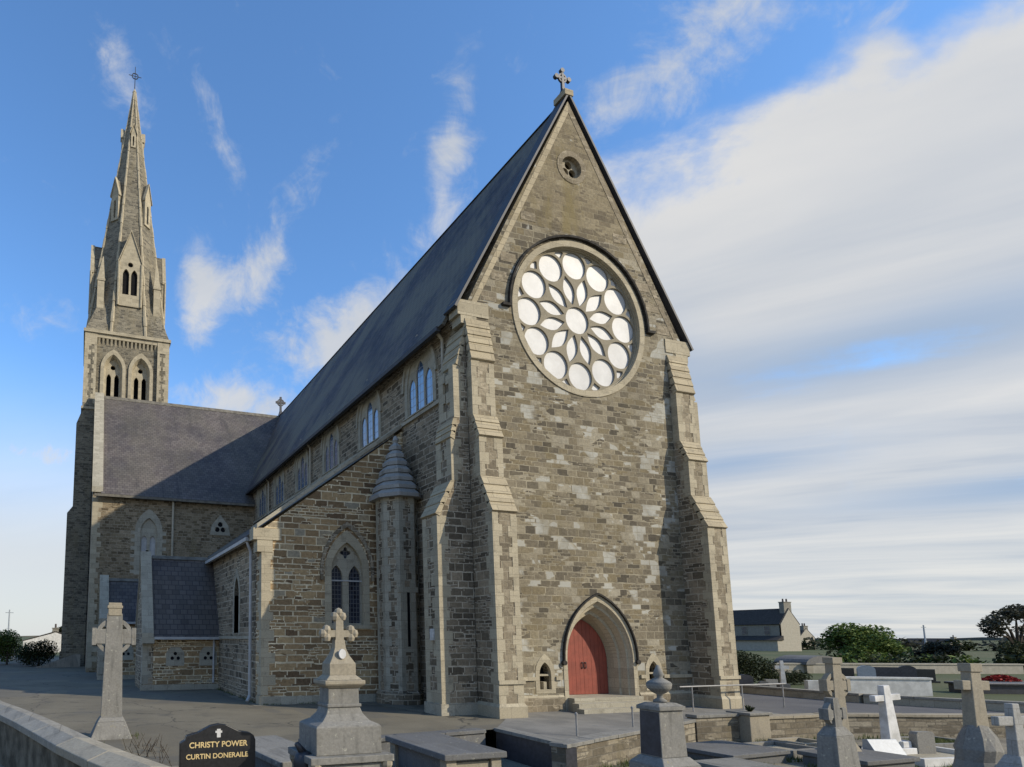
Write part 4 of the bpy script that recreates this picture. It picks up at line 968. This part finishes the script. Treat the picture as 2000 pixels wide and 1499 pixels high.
wallrun((-12.3, -8.2), (-10.9, -3.4), -.7, -.05, .3, 'slab', 'grave_face', rw, O)
w2 = empty('graveyard_wall', (3, -3.1, -.7), 'low pale stone wall with square pier along the near edge of the road', 'wall'); O = Vector((3, -3.1, -.7))
wallrun((.45, -3.02), (2.15, -3.05), -.7, .06, .3, 'rubble_pale', 'wall_section', w2, O, 'grave_grey')
wallrun((3.0, -3.1), (5.7, -3.15), -.7, -.07, .3, 'rubble_pale', 'wall_section', w2, O, 'grave_tan')
wallrun((5.72, -3.15), (8.5, -4.0), -.7, -.07, .3, 'rubble_pale', 'wall_section', w2, O, 'grave_tan')
wallrun((8.5, -4.0), (14, -5.7), -.7, -.07, .3, 'rubble_pale', 'wall_section', w2, O, 'grave_tan')
b = MB(); b.box(-.84, 0, -.28, .35, 0, .82, 'grave_tan'); b.box(-.90, .06, -.34, .41, .82, .90, 'grave_grey'); b.build('pier', w2, bevel=.015)
b = MB()
for i in range(30):
    a = random.uniform(0, 6.28); r = random.uniform(.02, .16); b.tube((-.42, 0, .90), (-.42+r*cos(a), r*sin(a), .9+random.uniform(.05, .2)), .03, 'leafdark', 4, .01)
o = b.build('grave_plant'); o.location = (3, -3.1, -.7); tag(o, 'small dark plant sitting on the square pier of the graveyard wall', 'plant')
# ---- handrails
hr = empty('handrail', (1.77, -1.45, 0), 'pale metal handrail on posts crossing in front of the right buttress', 'handrail')
b = MB(); b.tube((0, 0, .84), (5.1, .1, .84), .024, 'steel'); b.build('rail', hr)
for x in (.55, 2.9, 4.95):
    b = MB(); b.tube((x, .02*x, 0), (x, .02*x, .83), .022, 'steel'); b.build('post', hr)
for i, (x, y, l) in enumerate(((-5.3, -4.45, 'slender pale metal post at the left corner of the forecourt'), (-2.75, -3.75, 'slender pale metal post on the forecourt beside the urn pillar'))):
    b = MB(); b.tube((0, 0, 0), (0, 0, .52), .022, 'steel'); b.lathe(0, 0, [(.035, .51), (.035, .56), (.01, .58)], 'steel', 8); 
    o = b.build('rail_post'); o.location = (x, y, .01); tag(o, l, 'post', 'short forecourt posts')
# ---- urn pillar
c = empty('urn_pillar', (-7.28, -8.6, -.7), 'square dark grave pillar with a stone urn on top standing before the door', 'gravestone')
b = MB(); b.box(-.52, .52, -.45, .45, 0, .55, 'grave_grey'); b.box(-.42, .42, -.36, .36, .55, .95, 'grave_grey'); b.frustum(0, 0, .84, .72, .62, .48, .95, 1.08, 'grave_grey'); b.build('base', c, bevel=.012)
b = MB(); b.frustum(0, 0, .58, .44, .54, .40, 1.08, 1.88, 'grave_grey'); b.build('shaft', c, bevel=.01)
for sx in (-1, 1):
    b = MB(); b.add([(sx*.291, -.205, 1.10), (sx*.291, .205, 1.10), (sx*.276, .19, 1.85), (sx*.276, -.19, 1.85), (sx*.27, -.205, 1.10), (sx*.27, .205, 1.10), (sx*.255, .19, 1.85), (sx*.255, -.19, 1.85)], [(0, 1, 2, 3), (7, 6, 5, 4), (0, 4, 5, 1), (1, 5, 6, 2), (2, 6, 7, 3), (3, 7, 4, 0)], 'dark_tomb'); o = b.build('side_shade_panel', c); o['label'] = 'dark side panel standing in for shade'  # dark plates on both sides put the left face's shade into colour
b = MB(); b.box(-.30, .30, -.24, .24, 1.88, 1.95, 'grave_grey'); b.frustum(0, 0, .58, .46, .40, .30, 1.952, 2.0, 'grave_grey'); b.build('cap', c, bevel=.008)
b = MB(); b.lathe(0, 0, [(.11, 2.0), (.11, 2.04), (.05, 2.08), (.05, 2.14), (.12, 2.18), (.19, 2.25), (.205, 2.33), (.185, 2.36), (.12, 2.40), (.06, 2.44), (.09, 2.49), (.06, 2.57), (.02, 2.66)], 'grave_grey', 18); b.build('urn', c, smooth=True)
# ---- grave plots on the right (flat slabs and kerbs)
def plot(x, y, w, l, rz, label, m='slab', fill='gravel', raised=False):
    g = empty('grave_plot', (x, y, -.7), label, 'grave', 'grave plots right of the path', radians(rz))
    if raised:
        b = MB(); b.box(-w/2+.08, w/2-.08, -l/2+.08, l/2-.08, 0, .22, m); b.build('tomb_base', g)
        b = MB(); b.box(-w/2, w/2, -l/2, l/2, .22, .32, m); b.build('top_slab', g, bevel=.015)
    else:
        for i, (x0, x1, y0, y1) in enumerate(((-w/2, w/2, -l/2, -l/2+.14), (-w/2, w/2, l/2-.14, l/2), (-w/2, -w/2+.14, -l/2+.143, l/2-.143), (w/2-.14, w/2, -l/2+.143, l/2-.143))):
            b = MB(); b.box(x0, x1, y0, y1, 0, .20, m); b.build('kerb', g, bevel=.01)
        b = MB(); b.box(-w/2+.143, w/2-.143, -l/2+.146, l/2-.146, 0, .09, fill); b.build('gravel_bed', g)
    return g
plot(-1.0, -5.0, 2.2, 1.7, 4, 'flat dark grave slab nearest the urn pillar, in front of the pier', 'slab', raised=True)
plot(1.35, -4.7, 1.5, 1.3, 2, 'low gravel grave plot with stone kerb between pier and wheel cross', 'grave_grey')
plot(1.2, -6.6, 1.9, 1.5, 0, 'grave slab with pale edge behind the grey wheel cross pillar', 'slab', raised=True)
plot(4.1, -6.45, 2.5, 1.7, -8, 'pale kerbed grave plot at the foot of the white cross', 'whitewash')
plot(6.8, -5.3, 1.8, 1.3, -10, 'small grassy grave plot behind the grey block headstone', 'grave_grey', 'soil')
plot(2.9, -4.25, 1.2, 1.0, 0, 'low kerbed grave right under the road wall', 'grave_tan')
plot(-2.9, -6.9, 1.4, 1.7, 0, 'low stone grave slab below the forecourt wall beside the wheel cross pillar', 'grave_grey', raised=True)
# ---- wheel-headed pillar, farther celtic cross
c = empty('wheel_cross_pillar', (-3.2, -8.85, -.7), 'pale grey pillar gravestone with a small ringed wheel cross head', 'gravestone'); c.rotation_euler[1] = radians(-1.4)
b = MB(); b.frustum(0, 0, .66, .42, .50, .34, .25, 1.30, 'grave_grey'); b.frustum(0, 0, .50, .34, .26, .2, 1.30, 1.46, 'grave_grey'); b.build('shaft', c, bevel=.012)
b = MB(); wheel_cross(b, -.08, .16, 1.42, 2.0, .2, .15, 1.70, .25, .15, .19, .075, 'grave_grey'); b.build('wheel_cross', c, bevel=.008)
b = MB(); b.box(-.5, .5, -.4, .4, 0, .25, 'grave_grey'); b.build('base', c, bevel=.015)
c = empty('celtic_cross', (1.42, -6.15, -.7), 'weathered tan celtic cross behind the grey wheel cross pillar', 'gravestone', rz=radians(-8))
b = MB(); wheel_cross(b, -.10, .20, .5, 2.55, .40, .24, 1.95, .36, .24, .30, .10, 'grave_tan'); b.box(-.15, .15, -.13, .13, 2.5, 2.66, 'grave_tan'); b.build('cross', c, bevel=.012)
b = MB(); b.frustum(0, 0, .9, .7, .5, .36, 0, .52, 'grave_tan'); b.build('base', c, bevel=.015)
# ---- white marble cross
c = empty('white_cross', (3.86, -5.9, -.7), 'bright white marble cross on stepped base', 'gravestone', rz=radians(-4))
b = MB(); q = len(b.v); b.frustum(0, 0, .42, .24, .22, .15, .22, 1.88, 'white'); b.box(-.47, .47, -.07, .07, 1.47, 1.63, 'white')
b.xf(Matrix.Rotation(radians(-2.5), 4, 'Y'), q); b.build('cross', c, bevel=.012)
b = MB(); b.box(-.32, .42, -.30, .30, 0, .24, 'white'); b.box(.42, .78, -.24, .24, 0, .13, 'white'); b.box(.10, .40, -.2, .2, .24, .40, 'white'); b.build('stepped_base', c, bevel=.015)
b = MB(); b.plate([(-.27, 0), (.27, 0), (.27, .52), (.22, .58), (-.22, .58), (-.27, .52)], [], FX(-.1), 0, .2, 'grave_grey'); o = b.build('headstone', bevel=.01); at(o, 4.55, -6.2, -.62, -12); tag(o, 'small plain grey block headstone right of the white cross', 'gravestone')
b = MB(); b.prism([(-.4, -.25, 0), (-.4, .25, 0), (-.4, .2, .48), (-.4, .08, .5)], (.8, 0, 0), 'bluegrey'); o = b.build('grave_tablet', bevel=.01); at(o, 2.75, -6.35, -.65, -15); tag(o, 'pale blue grey sloped tablet left of the white cross', 'gravestone')
b = MB(); b.lathe(0, 0, [(.09, 0), (.09, .03), (.07, .05), (.10, .14), (.13, .20), (.09, .26), (.02, .28)], 'white', 12); o = b.build('flower_pot', smooth=True); at(o, 2.35, -5.75, -.36); tag(o, 'small round white pot beside the blue grey tablet', 'pot')
b = MB(); b.box(-.2, .2, -.2, .2, 0, .34, 'slab'); o = b.build('pot_stand', bevel=.01); at(o, 2.35, -5.75, -.7); tag(o, 'low grey stone block under the round white pot', 'stone')
# ---- rough-based cross and pale cross at the right edge
c = empty('stone_cross', (.82, -9.0, -.7), 'buff stone cross rising from a rugged rock base near the right edge', 'gravestone', rz=radians(-8)); c.rotation_euler[1] = radians(1.6)
b = MB(); b.frustum(0, 0, .34, .24, .25, .17, 1.30, 2.62, 'grave_tan'); b.box(-.36, .36, -.08, .08, 2.07, 2.27, 'grave_tan'); b.box(-.16, .16, -.115, .115, 2.45, 2.63, 'grave_tan'); b.build('cross', c, bevel=.015)
b = MB(); n = 14; rings = []
for k, (r, z) in enumerate(((.52, 0), (.50, .35), (.40, .62), (.42, .85), (.30, 1.12), (.20, 1.34))):
    rings.append([(r*(1+.25*noise.noise(Vector((cos(2*pi*i/n)*2+k, sin(2*pi*i/n)*2, k*1.7))))*cos(2*pi*i/n), .8*r*(1+.25*noise.noise(Vector((cos(2*pi*i/n)*2, sin(2*pi*i/n)*2+k, k*1.7))))*sin(2*pi*i/n), z+.04*noise.noise(Vector((i*1.3, k*2.1, 0)))) for i in range(n)])
b.loft(rings, 'grave_grey'); b.build('rock_base', c)
c = empty('pale_cross', (.14, -9.88, -.7), 'pale lichened cross with ornate foot at the right edge of the graveyard', 'gravestone', rz=radians(-8))
b = MB(); b.frustum(0, 0, .26, .18, .17, .13, .9, 1.90, 'cap'); b.box(-.46, .46, -.06, .06, 1.48, 1.66, 'cap'); b.build('cross', c, bevel=.015)
b = MB(); b.box(-.42, .42, -.32, .32, 0, .55, 'cap'); b.frustum(0, 0, .66, .5, .30, .24, .55, .92, 'cap')
for k in range(6): b.lathe(.30*cos(k*pi/3), .22*sin(k*pi/3), [(.0, .5), (.10, .56), (.11, .64), (.05, .72)], 'cap', 8)
b.build('ornate_foot', c, bevel=.01)

# ================================================================== vegetation
def rot_rand(): return Matrix.Rotation(random.uniform(0, 6.28), 3, 'Z') @ Matrix.Rotation(random.uniform(-1.2, 1.2), 3, 'X') @ Matrix.Rotation(random.uniform(0, 6.28), 3, 'Z')
def crown_mesh(b, clumps, n, size, m):
    "leaf sprays scattered through a set of clumps (x, y, z, rx, ry, rz)"
    tot = sum(c[3]*c[4]*c[5] for c in clumps)
    for (x, y, z, rx, ry, rz) in clumps:
        for i in range(int(n*rx*ry*rz/tot)):
            u = Vector((random.gauss(0, 1), random.gauss(0, 1), random.gauss(0, 1))).normalized()*(random.random()**.42)
            p = Vector((x+u.x*rx, y+u.y*ry, z+u.z*rz)); R = rot_rand(); s = size*random.uniform(.6, 1.3)
            b.add([p+R @ Vector(q) for q in ((-s*.5, 0, 0), (0, -s*.28, .03*s), (s*.55, 0, 0), (0, s*.28, .03*s))], [(0, 1, 2, 3)], m)
def tree(name, loc, label, cat, clumps, n, size, leaf, trunk_h, tr, limbs, group=None):
    t = empty(name, loc, label, cat, group)
    b = MB()
    b.lathe(0, 0, [(tr*1.4, -.1), (tr, .3), (tr*.75, trunk_h)], 'bark', 8)
    for (x, y, z) in limbs:
        p = Vector((0, 0, trunk_h*.8)); q = Vector((x, y, z)); mid = p.lerp(q, .5)+Vector((0, 0, .15*(q-p).length))
        b.tube(p, mid, tr*.6, 'bark', 6, tr*.4); b.tube(mid, q, tr*.4, 'bark', 6, tr*.12)
    b.build('trunk', t)
    b = MB(); crown_mesh(b, clumps, n, size, leaf); b.build('crown', t); return t
def rc(n, rx, ry, z0, z1, r0, r1, fl=.8):
    out = []
    for i in range(n):
        a = random.uniform(0, 6.28); q = sqrt(random.random()); z = random.uniform(z0, z1); f = sqrt(max(.05, 1-((z-z0)/(z1-z0+.001))**2))
        r = random.uniform(r0, r1); out.append((rx*q*cos(a)*f, ry*q*sin(a)*f, z, r, r, r*fl))
    return out
tree('broad_tree', (56.5, 24.5, -.3), 'broad bright green bushy tree beyond the far graveyard wall', 'tree', rc(26, 3.9, 3.0, .9, 3.5, .8, 1.5), 9000, .34, 'leaf', 1.2, .22, [(2, 0, 2.6), (-2, .5, 2.6), (.4, -1.5, 2.8), (3.2, 0, 2), (-3, 0, 1.9)])
tree('broad_tree', (61.5, 21.0, -.3), 'smaller olive green bush right of the broad bright tree', 'tree', rc(10, 2.4, 1.8, .6, 1.9, .6, 1.0), 3000, .30, 'leafgrey', .8, .12, [(1, 0, 1.4), (-1, 0, 1.3)])
tree('broad_tree', (59.5, 24.5, -.3), 'lower bright green mass joined to the right flank of the broad bright tree', 'tree', rc(16, 3.0, 2.4, .8, 2.7, .8, 1.3), 6000, .32, 'leaf', 1.0, .16, [(1.4, 0, 2.0), (-1.4, 0, 2.0)])
tree('windswept_tree', (64.5, 16.6, .2), 'dark windswept tree with open flat crown at the right edge', 'tree', [(-3.4, 0, 3.4, 1.0, 1, .7), (-2.1, .3, 3.9, 1.1, 1, .6), (-.6, 0, 4.5, 1.3, 1.2, .6), (1.0, 0, 4.8, 1.5, 1.3, .7), (2.8, 0, 4.6, 1.5, 1.2, .9), (4.4, 0, 4.0, 1.3, 1, 1), (-3.2, 0, 2.8, .8, .8, .5), (.8, 0, 3.1, .7, .7, .35)], 5200, .28, 'leafgrey', 1.5, .26, [(-3, 0, 3.3), (-1.6, 0, 3.7), (.3, 0, 4.3), (2.2, 0, 4.3), (3.8, 0, 3.7), (-2.9, 0, 2.7)])
tree('dark_hedge', (64.0, 15.2, -.3), 'dense dark hedge under the windswept tree', 'hedge', [(i*.9-4.2, random.uniform(-.3, .3), 1.05+.3*sin(i*1.7)+.06*i, 1.1, 1.0, 1.35) for i in range(12)], 8000, .26, 'leafdark', .5, .1, [])
tree('dark_bush', (15.6, 6.2, 0), 'dark green bush at the foot of the right buttress in front of the house', 'bush', [(-.5, 0, .95, .8, .8, .85), (.35, -.1, .9, .75, .8, .8), (1.0, -.3, .8, .6, .6, .7), (0, .2, 1.35, .6, .6, .5)], 5000, .12, 'leafdark', .4, .08, [(.6, 0, 1.1), (-.5, 0, 1.2)])
tree('low_hedge', (18.6, 6.3, 0), 'low dark clipped hedge beneath the beige graveyard wall', 'hedge', [(i*.5-1.3, 0, .38, .42, .4, .40) for i in range(6)], 3600, .10, 'leafdark', .2, .05, [])
tree('round_bush', (-20.4, 37.2, 0), 'dark rounded green bush left of the tower foot', 'bush', [(-.2, 0, 1.0, 1.45, 1.1, 1.05), (.5, 0, 1.35, 1.0, .9, .9), (-1.0, .1, .9, .9, .8, .85)], 7000, .15, 'leafdark', .4, .08, [(.4, 0, 1.2)])
tree('loose_shrub', (-23.2, 41, 0), 'loose olive green shrub at the left edge', 'bush', rc(14, 2.0, 1.2, .6, 2.4, .7, 1.1), 6000, .2, 'leaf', .7, .08, [(.9, 0, 1.8), (-.9, 0, 1.7), (0, 0, 2.2)])
tree('far_tree', (-20.6, 92, 0.2), 'small dark tree just left of the tower in the distance', 'tree', [(0, 0, 3.0, 1.0, 1, .8), (.7, 0, 3.4, .9, .9, .7), (-.6, 0, 2.6, .8, .8, .7)], 1400, .3, 'leafdark', 2.2, .15, [(.4, 0, 3)])
b = MB()
for i in range(60):
    t = i/59; x = 118+95*t+random.uniform(-2, 2); y = 92-62*t+random.uniform(-2, 2)
    crown_mesh(b, [(x, y, .7+random.uniform(-.1, .5), 2.6, 2.2, 1.3+random.uniform(0, .7))], 70, 1.1, random.choice(('leafdark', 'leafgrey')))
tag(b.build('far_hedgerow'), kind='stuff')
b = MB()
for i in range(60):
    t = i/59; x = 48+36*t+random.uniform(-1, 1); y = 22-34*t+random.uniform(-1, 1)
    crown_mesh(b, [(x, y, .35, 1.5, 1.3, .75+random.uniform(0, .35))], 90, .5, random.choice(('leafdark', 'leafdark', 'leaf')))
tag(b.build('field_hedgerow'), kind='stuff')
b = MB()
for i in range(1500):
    x, y = random.uniform(6.0, 7.6), random.uniform(-5.8, -4.8); a = random.uniform(0, 6.28); l = random.uniform(.05, .16)
    b.add([(x-.008*sin(a), y+.008*cos(a), -.61), (x+.008*sin(a), y-.008*cos(a), -.61), (x+cos(a)*l*.5, y+sin(a)*l*.5, -.61+l)], [(0, 1, 2)], 'blade')
tag(b.build('grass_tuft'), kind='stuff')

# ================================================================== background right
kw = empty('kerb_wall', (11.6, 0, 0), 'long low grey kerb wall along the far side of the road', 'wall'); O = Vector((11.6, 0, 0))
for p0, p1 in (((11.5, 9), (11.6, -1.0)), ((11.6, -1.02), (13.2, -4.7)), ((13.22, -4.72), (22, -9.5))): wallrun(p1, p0, 0, .26, .3, 'greystone', 'wall_section', kw, O, 'coping')
ww = empty('white_wall', (15.5, 1.4, 0), 'whitewashed low wall behind the white marble cross', 'wall')
b = MB(); b.box(-1.0, 2.7, -.15, .15, 0, .70, 'whitewash'); b.box(-1.05, 2.75, -.19, .19, .70, .78, 'whitewash'); b.build('wall_section', ww)
ww.rotation_euler = (0, 0, radians(-28))
def headstone(x, y, w, h, m, label, kind='round', rz=-30, z=0, th=.14):
    c = empty('headstone', (x, y, z), label, 'gravestone', 'small headstones beyond the road', radians(rz))
    pts = [(-w/2, .1), (w/2, .1), (w/2, h*.75)]+[(w/2*cos(a), h*.75+h*.25*sin(a)) for a in [pi*i/8 for i in range(1, 8)]]+[(-w/2, h*.75)] if kind == 'round' else [(-w/2, .1), (w/2, .1), (w/2, h), (-w/2, h)]
    b = MB(); b.plate(pts, [], FX(-th/2), 0, th, m); b.build('slab', c)
    b = MB(); b.box(-w/2-.12, w/2+.12, -.2, .2, 0, .1, m); b.build('base', c)
headstone(12.9, 4.4, .65, .75, 'dark_tomb', 'dark grey rounded headstone nearest the right buttress', 'round')
headstone(13.6, 3.7, .5, .55, 'cap', 'small pale square headstone left of the little white cross', 'square')
headstone(12.8, 3.5, .4, .5, 'slab', 'small grey headstone under the dark bush', 'round')
headstone(14.8, 2.6, .75, .55, 'whitewash', 'broad white low headstone block left of the wheel cross', 'square', th=.3)
for i, (x, y, w, h, m, l) in enumerate(((24.1, 6.9, .9, .8, 'black', 'black headstone at the left end of the row under the beige wall'), (25.3, 6.5, .8, .95, 'bluegrey', 'pale grey headstone second in the row under the beige wall'), (26.4, 6.2, 1.2, .85, 'dark_tomb', 'wide dark headstone in the middle of the row under the beige wall'), (27.5, 5.8, .8, .95, 'dark_tomb', 'tall dark headstone fourth in the row under the beige wall'), (28.4, 5.5, .9, .75, 'black', 'black headstone at the right end of the row under the beige wall'))):
    headstone(x, y, w, h, m, l, 'round' if i % 2 else 'square', rz=-40)
c = empty('small_cross', (13.1, 2.85, 0), 'little white cross on a plinth beyond the road next to the dark bush', 'gravestone', rz=radians(-35))
b = MB(); b.frustum(0, 0, .2, .16, .11, .1, .42, 1.45, 'white'); b.box(-.26, .26, -.05, .05, 1.08, 1.22, 'white'); b.build('cross', c)
b = MB(); b.box(-.30, .30, -.25, .25, 0, .2, 'slab'); b.box(-.2, .2, -.17, .17, .2, .42, 'slab'); b.build('plinth', c)
v = empty('burial_vault', (33.4, 14.6, 0), 'low grey flat roofed burial vault beneath the house gable', 'vault')
b = MB(); b.box(-1.6, 1.6, -1, 1, 0, .62, 'greyrender'); b.build('vault_wall', v)
b = MB(); n = 10; b.prism([(-1.8*cos(pi*i/n), -1.1, .62+.62*sin(pi*i/n)) for i in range(n+1)], (0, 2.2, 0), 'slab'); b.build('vault_roof', v)
bw = empty('beige_wall', (38, 12, 0), 'long beige rubble graveyard wall in front of the broad green tree', 'wall')
b = MB(); b.box(-8.5, 9, -.2, .2, 0, .62, 'render'); b.box(-8.55, 9.05, -.25, .25, .62, .72, 'render'); b.build('wall_section', bw); bw.rotation_euler = (0, 0, radians(-18))
fw_ = empty('field_wall', (56, 4, 0), 'pale field wall beyond the red flowers at the right edge', 'wall'); b = MB(); b.box(-7, 9, -.2, .2, 0, .75, 'greystone'); b.box(-7.05, 9.05, -.25, .25, .75, .85, 'coping'); b.build('wall_section', fw_); fw_.rotation_euler = (0, 0, radians(-25))
t = empty('dark_tomb', (22.6, .2, 0), 'dark granite tomb at the right edge below the red flowers', 'tomb', rz=radians(-25))
b = MB(); b.box(-1.4, 2.2, -.5, .5, 0, .38, 'dark_tomb'); b.build('chest', t); b = MB(); b.box(-1.5, 2.3, -.6, .6, .38, .48, 'dark_tomb'); b.build('top_slab', t, bevel=.02)
b = MB()
for i in range(900):
    a = random.uniform(0, 6.28); q = sqrt(random.random()); x, y = .85*q*cos(a), .4*q*sin(a); z = .25*(1-q*q)+random.uniform(0, .08); R = rot_rand(); s = random.uniform(.05, .1)
    b.add([Vector((x, y, z))+R @ Vector(p) for p in ((-s, 0, 0), (0, -s*.6, 0), (s, 0, 0), (0, s*.6, 0))], [(0, 1, 2, 3)], 'redflower')
o = b.build('red_flowers'); at(o, 25.4, 1.15, .40, -20); tag(o, 'bank of red flowers laid on a dark tomb at the right edge', 'flowers')
b = MB(); b.box(-1.2, 1.2, -.55, .55, 0, .36, 'dark_tomb'); b.box(-1.25, 1.25, -.6, .6, .36, .42, 'slab'); o = b.build('flower_tomb'); at(o, 25.4, 1.15, 0, -20); tag(o, 'low dark tomb carrying the red flowers', 'tomb')
# ---- house, cottage, far buildings
def house(loc, L, D, ze, zr, label, wallm, gablem, chim, wins, group=None, name='house'):
    h = empty(name, loc, label, 'house', group)
    b = MB(); b.box(0, D, 0, L, 0, ze, wallm); b.prism([(0, -.01, 0), (D, -.01, 0), (D, -.01, ze), (D/2, -.01, zr), (0, -.01, ze)], (0, .3, 0), gablem); b.prism([(0, L, ze), (D, L, ze), (D/2, L, zr)], (0, -.3, 0), wallm); b.build('wall', h)
    b = MB()
    for (xa, xb) in ((-.25, D/2), (D+.25, D/2)): roof_slab(b, (xa, .05, ze-.05), (xa, L, ze-.05), (xb, L, zr+.1), (xb, .05, zr+.1), .12, 'farslate')
    rf = b.build('roof', h)
    for (y, w, hh, npot) in chim:
        b = MB(); b.box(D/2-w/2, D/2+w/2, y-.45, y+.45, zr-1.4, zr+hh, 'greyrender'); b.box(D/2-w/2-.08, D/2+w/2+.08, y-.53, y+.53, zr+hh, zr+hh+.15, 'greyrender')
        for k in range(npot): b.lathe(D/2-w/2+(k+.5)*w/npot, y, [(.16, zr+hh+.1), (.13, zr+hh+.75)], 'pot', 8)
        b.build('chimney', rf)
    for (y, z, w, hh) in wins:
        b = MB(); b.box(-.06, .05, y-w/2-.1, y+w/2+.1, z-.1, z+hh+.1, 'greyrender'); o = b.build('window', h); b = MB(); b.box(-.075, -.06, y-w/2, y+w/2, z, z+hh/2-.04, 'glass'); b.box(-.075, -.06, y-w/2, y+w/2, z+hh/2+.04, z+hh, 'glass'); b.build('pane', o)
    return h
house((112.3, 68.2, -.3), 14, 5.2, 5.5, 8.5, 'two storey cream house, front coloured grey for shade, with tall chimney beyond the right buttress', 'greyrender', 'render', [(.6, 2.0, 1.3, 2), (12.8, 1.6, .9, 2)], [(2.6, 3.6, .95, 1.5), (7, 3.6, .95, 1.5), (11, 3.6, .95, 1.5)])  # grey front and cream gable carry shade and sun in their colours
b = MB(); b.box(-1.5, 0, -6, 2.5, 0, 2.4, 'render'); b.prism([(-2.0, -6.2, 2.4), (0, -6.2, 2.4), (0, -6.2, 3.3)], (0, 9, 0), 'farslate'); o = b.build('outbuilding'); at(o, 112.2, 74.0, -.3); tag(o, 'low lean-to outbuilding along the front of the two storey house', 'outbuilding')
house((142, 84, -.5), 10, 5, 3.2, 5.2, 'small far cottage with stubby chimney right of the two storey house', 'greyrender', 'render', [(.5, 1.4, .6, 2)], [(3, 1.2, .9, 1.2)], name='cottage')
for i, (x, y, L, D, ze, zr, rz, l) in enumerate(((240, 104, 12, 6, 1.4, 3.0, 0, 'tiny dark roofed farmhouse on the far skyline near the right edge'), (262, 92, 9, 6, .9, 2.2, 0, 'tiny low barn on the far skyline right of the farmhouse'))):
    h = house((x, y, -.5), L, D, ze, zr, l, 'greyrender', 'render', [(.5, 1.2, .5, 1)], [], name='farmhouse')
for x, y, hh, l in ((113.2, 47.2, 4.9, 'thin grey pole standing on the far skyline right of the broad green tree'), (-28.4, 91.4, 6.9, 'thin pole on the far skyline at the left edge')):
    b = MB(); b.tube((0, 0, 0), (0, 0, hh), .16, 'bluegrey', 8, .10); b.tube((-.6, 0, hh*.93), (.6, 0, hh*.93), .05, 'bluegrey', 6); o = b.build('utility_pole'); o.location = (x, y, -.2); tag(o, l, 'pole', 'distant poles')
house((-30, 50.5, 0), 6, 6, 1.3, 2.2, 'low white building at the left edge behind the shrubs', 'whitewash', 'whitewash', [], [], name='outhouse')
for i, (x, y, L, D, ze, zr, l) in enumerate(((-25.5, 84, 8, 9, 1.7, 3.0, 'white bungalow nearest the tower in the distance'), (-50, 125, 9, 9, 2.4, 4.0, 'white bungalow farthest to the left on the skyline'))):
    house((x, y, 0), L, D, ze, zr, l, 'whitewash', 'whitewash', [(.5, .9, .6, 1)], [], name='bungalow')
b = MB(); b.prism([(-20.6, 34.6, 0), (-17.2, 35.4, 0), (-17.2, 35.4, 1.0), (-17.6, 35.4, 1.0)], (0, .35, 0), 'coping'); o = b.build('ramp_wall'); tag(o, 'pale sloping ramp wall at the foot of the tower', 'wall')

b = MB()
def blades(x0, y0, x1, y1, n, z, w=.12, hmax=.22):
    for i in range(n):
        t = random.random(); x = x0+(x1-x0)*t+random.gauss(0, w); y = y0+(y1-y0)*t+random.gauss(0, w)
        if noise.noise(Vector((x*1.3, y*1.3, 3))) < -.05: continue
        a = random.uniform(0, 6.28); l = random.uniform(.05, hmax)
        b.add([(x-.009*sin(a), y+.009*cos(a), z), (x+.009*sin(a), y-.009*cos(a), z), (x+cos(a)*l*.5, y+sin(a)*l*.5, z+l)], [(0, 1, 2)], 'blade')
for q in ((-6.6, -5.65, .4, -3.2), (.4, -3.2, 8.5, -4.1), (-9.3, -7.0, -6.7, -5.6)): blades(*q, 1100, -.70)
for x, y, w_, l_ in ((-1, -5, 2.2, 1.7), (1.35, -4.7, 1.5, 1.3), (1.2, -6.6, 1.9, 1.5), (4.1, -6.45, 2.5, 1.7), (-2.9, -6.9, 1.4, 1.7), (2.9, -4.25, 1.2, 1)):
    for sx in (-1, 1): blades(x+sx*(w_/2+.1), y-l_/2, x+sx*(w_/2+.1), y+l_/2, 220, -.70, .08, .16); blades(x-w_/2, y+sx*(l_/2+.1), x+w_/2, y+sx*(l_/2+.1), 260, -.70, .08, .16)
blades(-18.6, -1.6, -16.3, -8.0, 700, .003, .15, .2); blades(-16.9, -1.6, -15.9, -1.2, 200, .004, .2, .14); blades(-14.4, -8.0, -12.9, -8.2, 400, .003, .2, .2)
blades(-10.9, 4.42, -7.2, 4.42, 260, .012, .04, .10); blades(-11.0, 5.2, -11.05, 11.5, 260, .012, .05, .12); blades(11.45, 3.0, 11.4, -1.0, 300, .0, .06, .16)
tag(b.build('weeds'), kind='stuff')
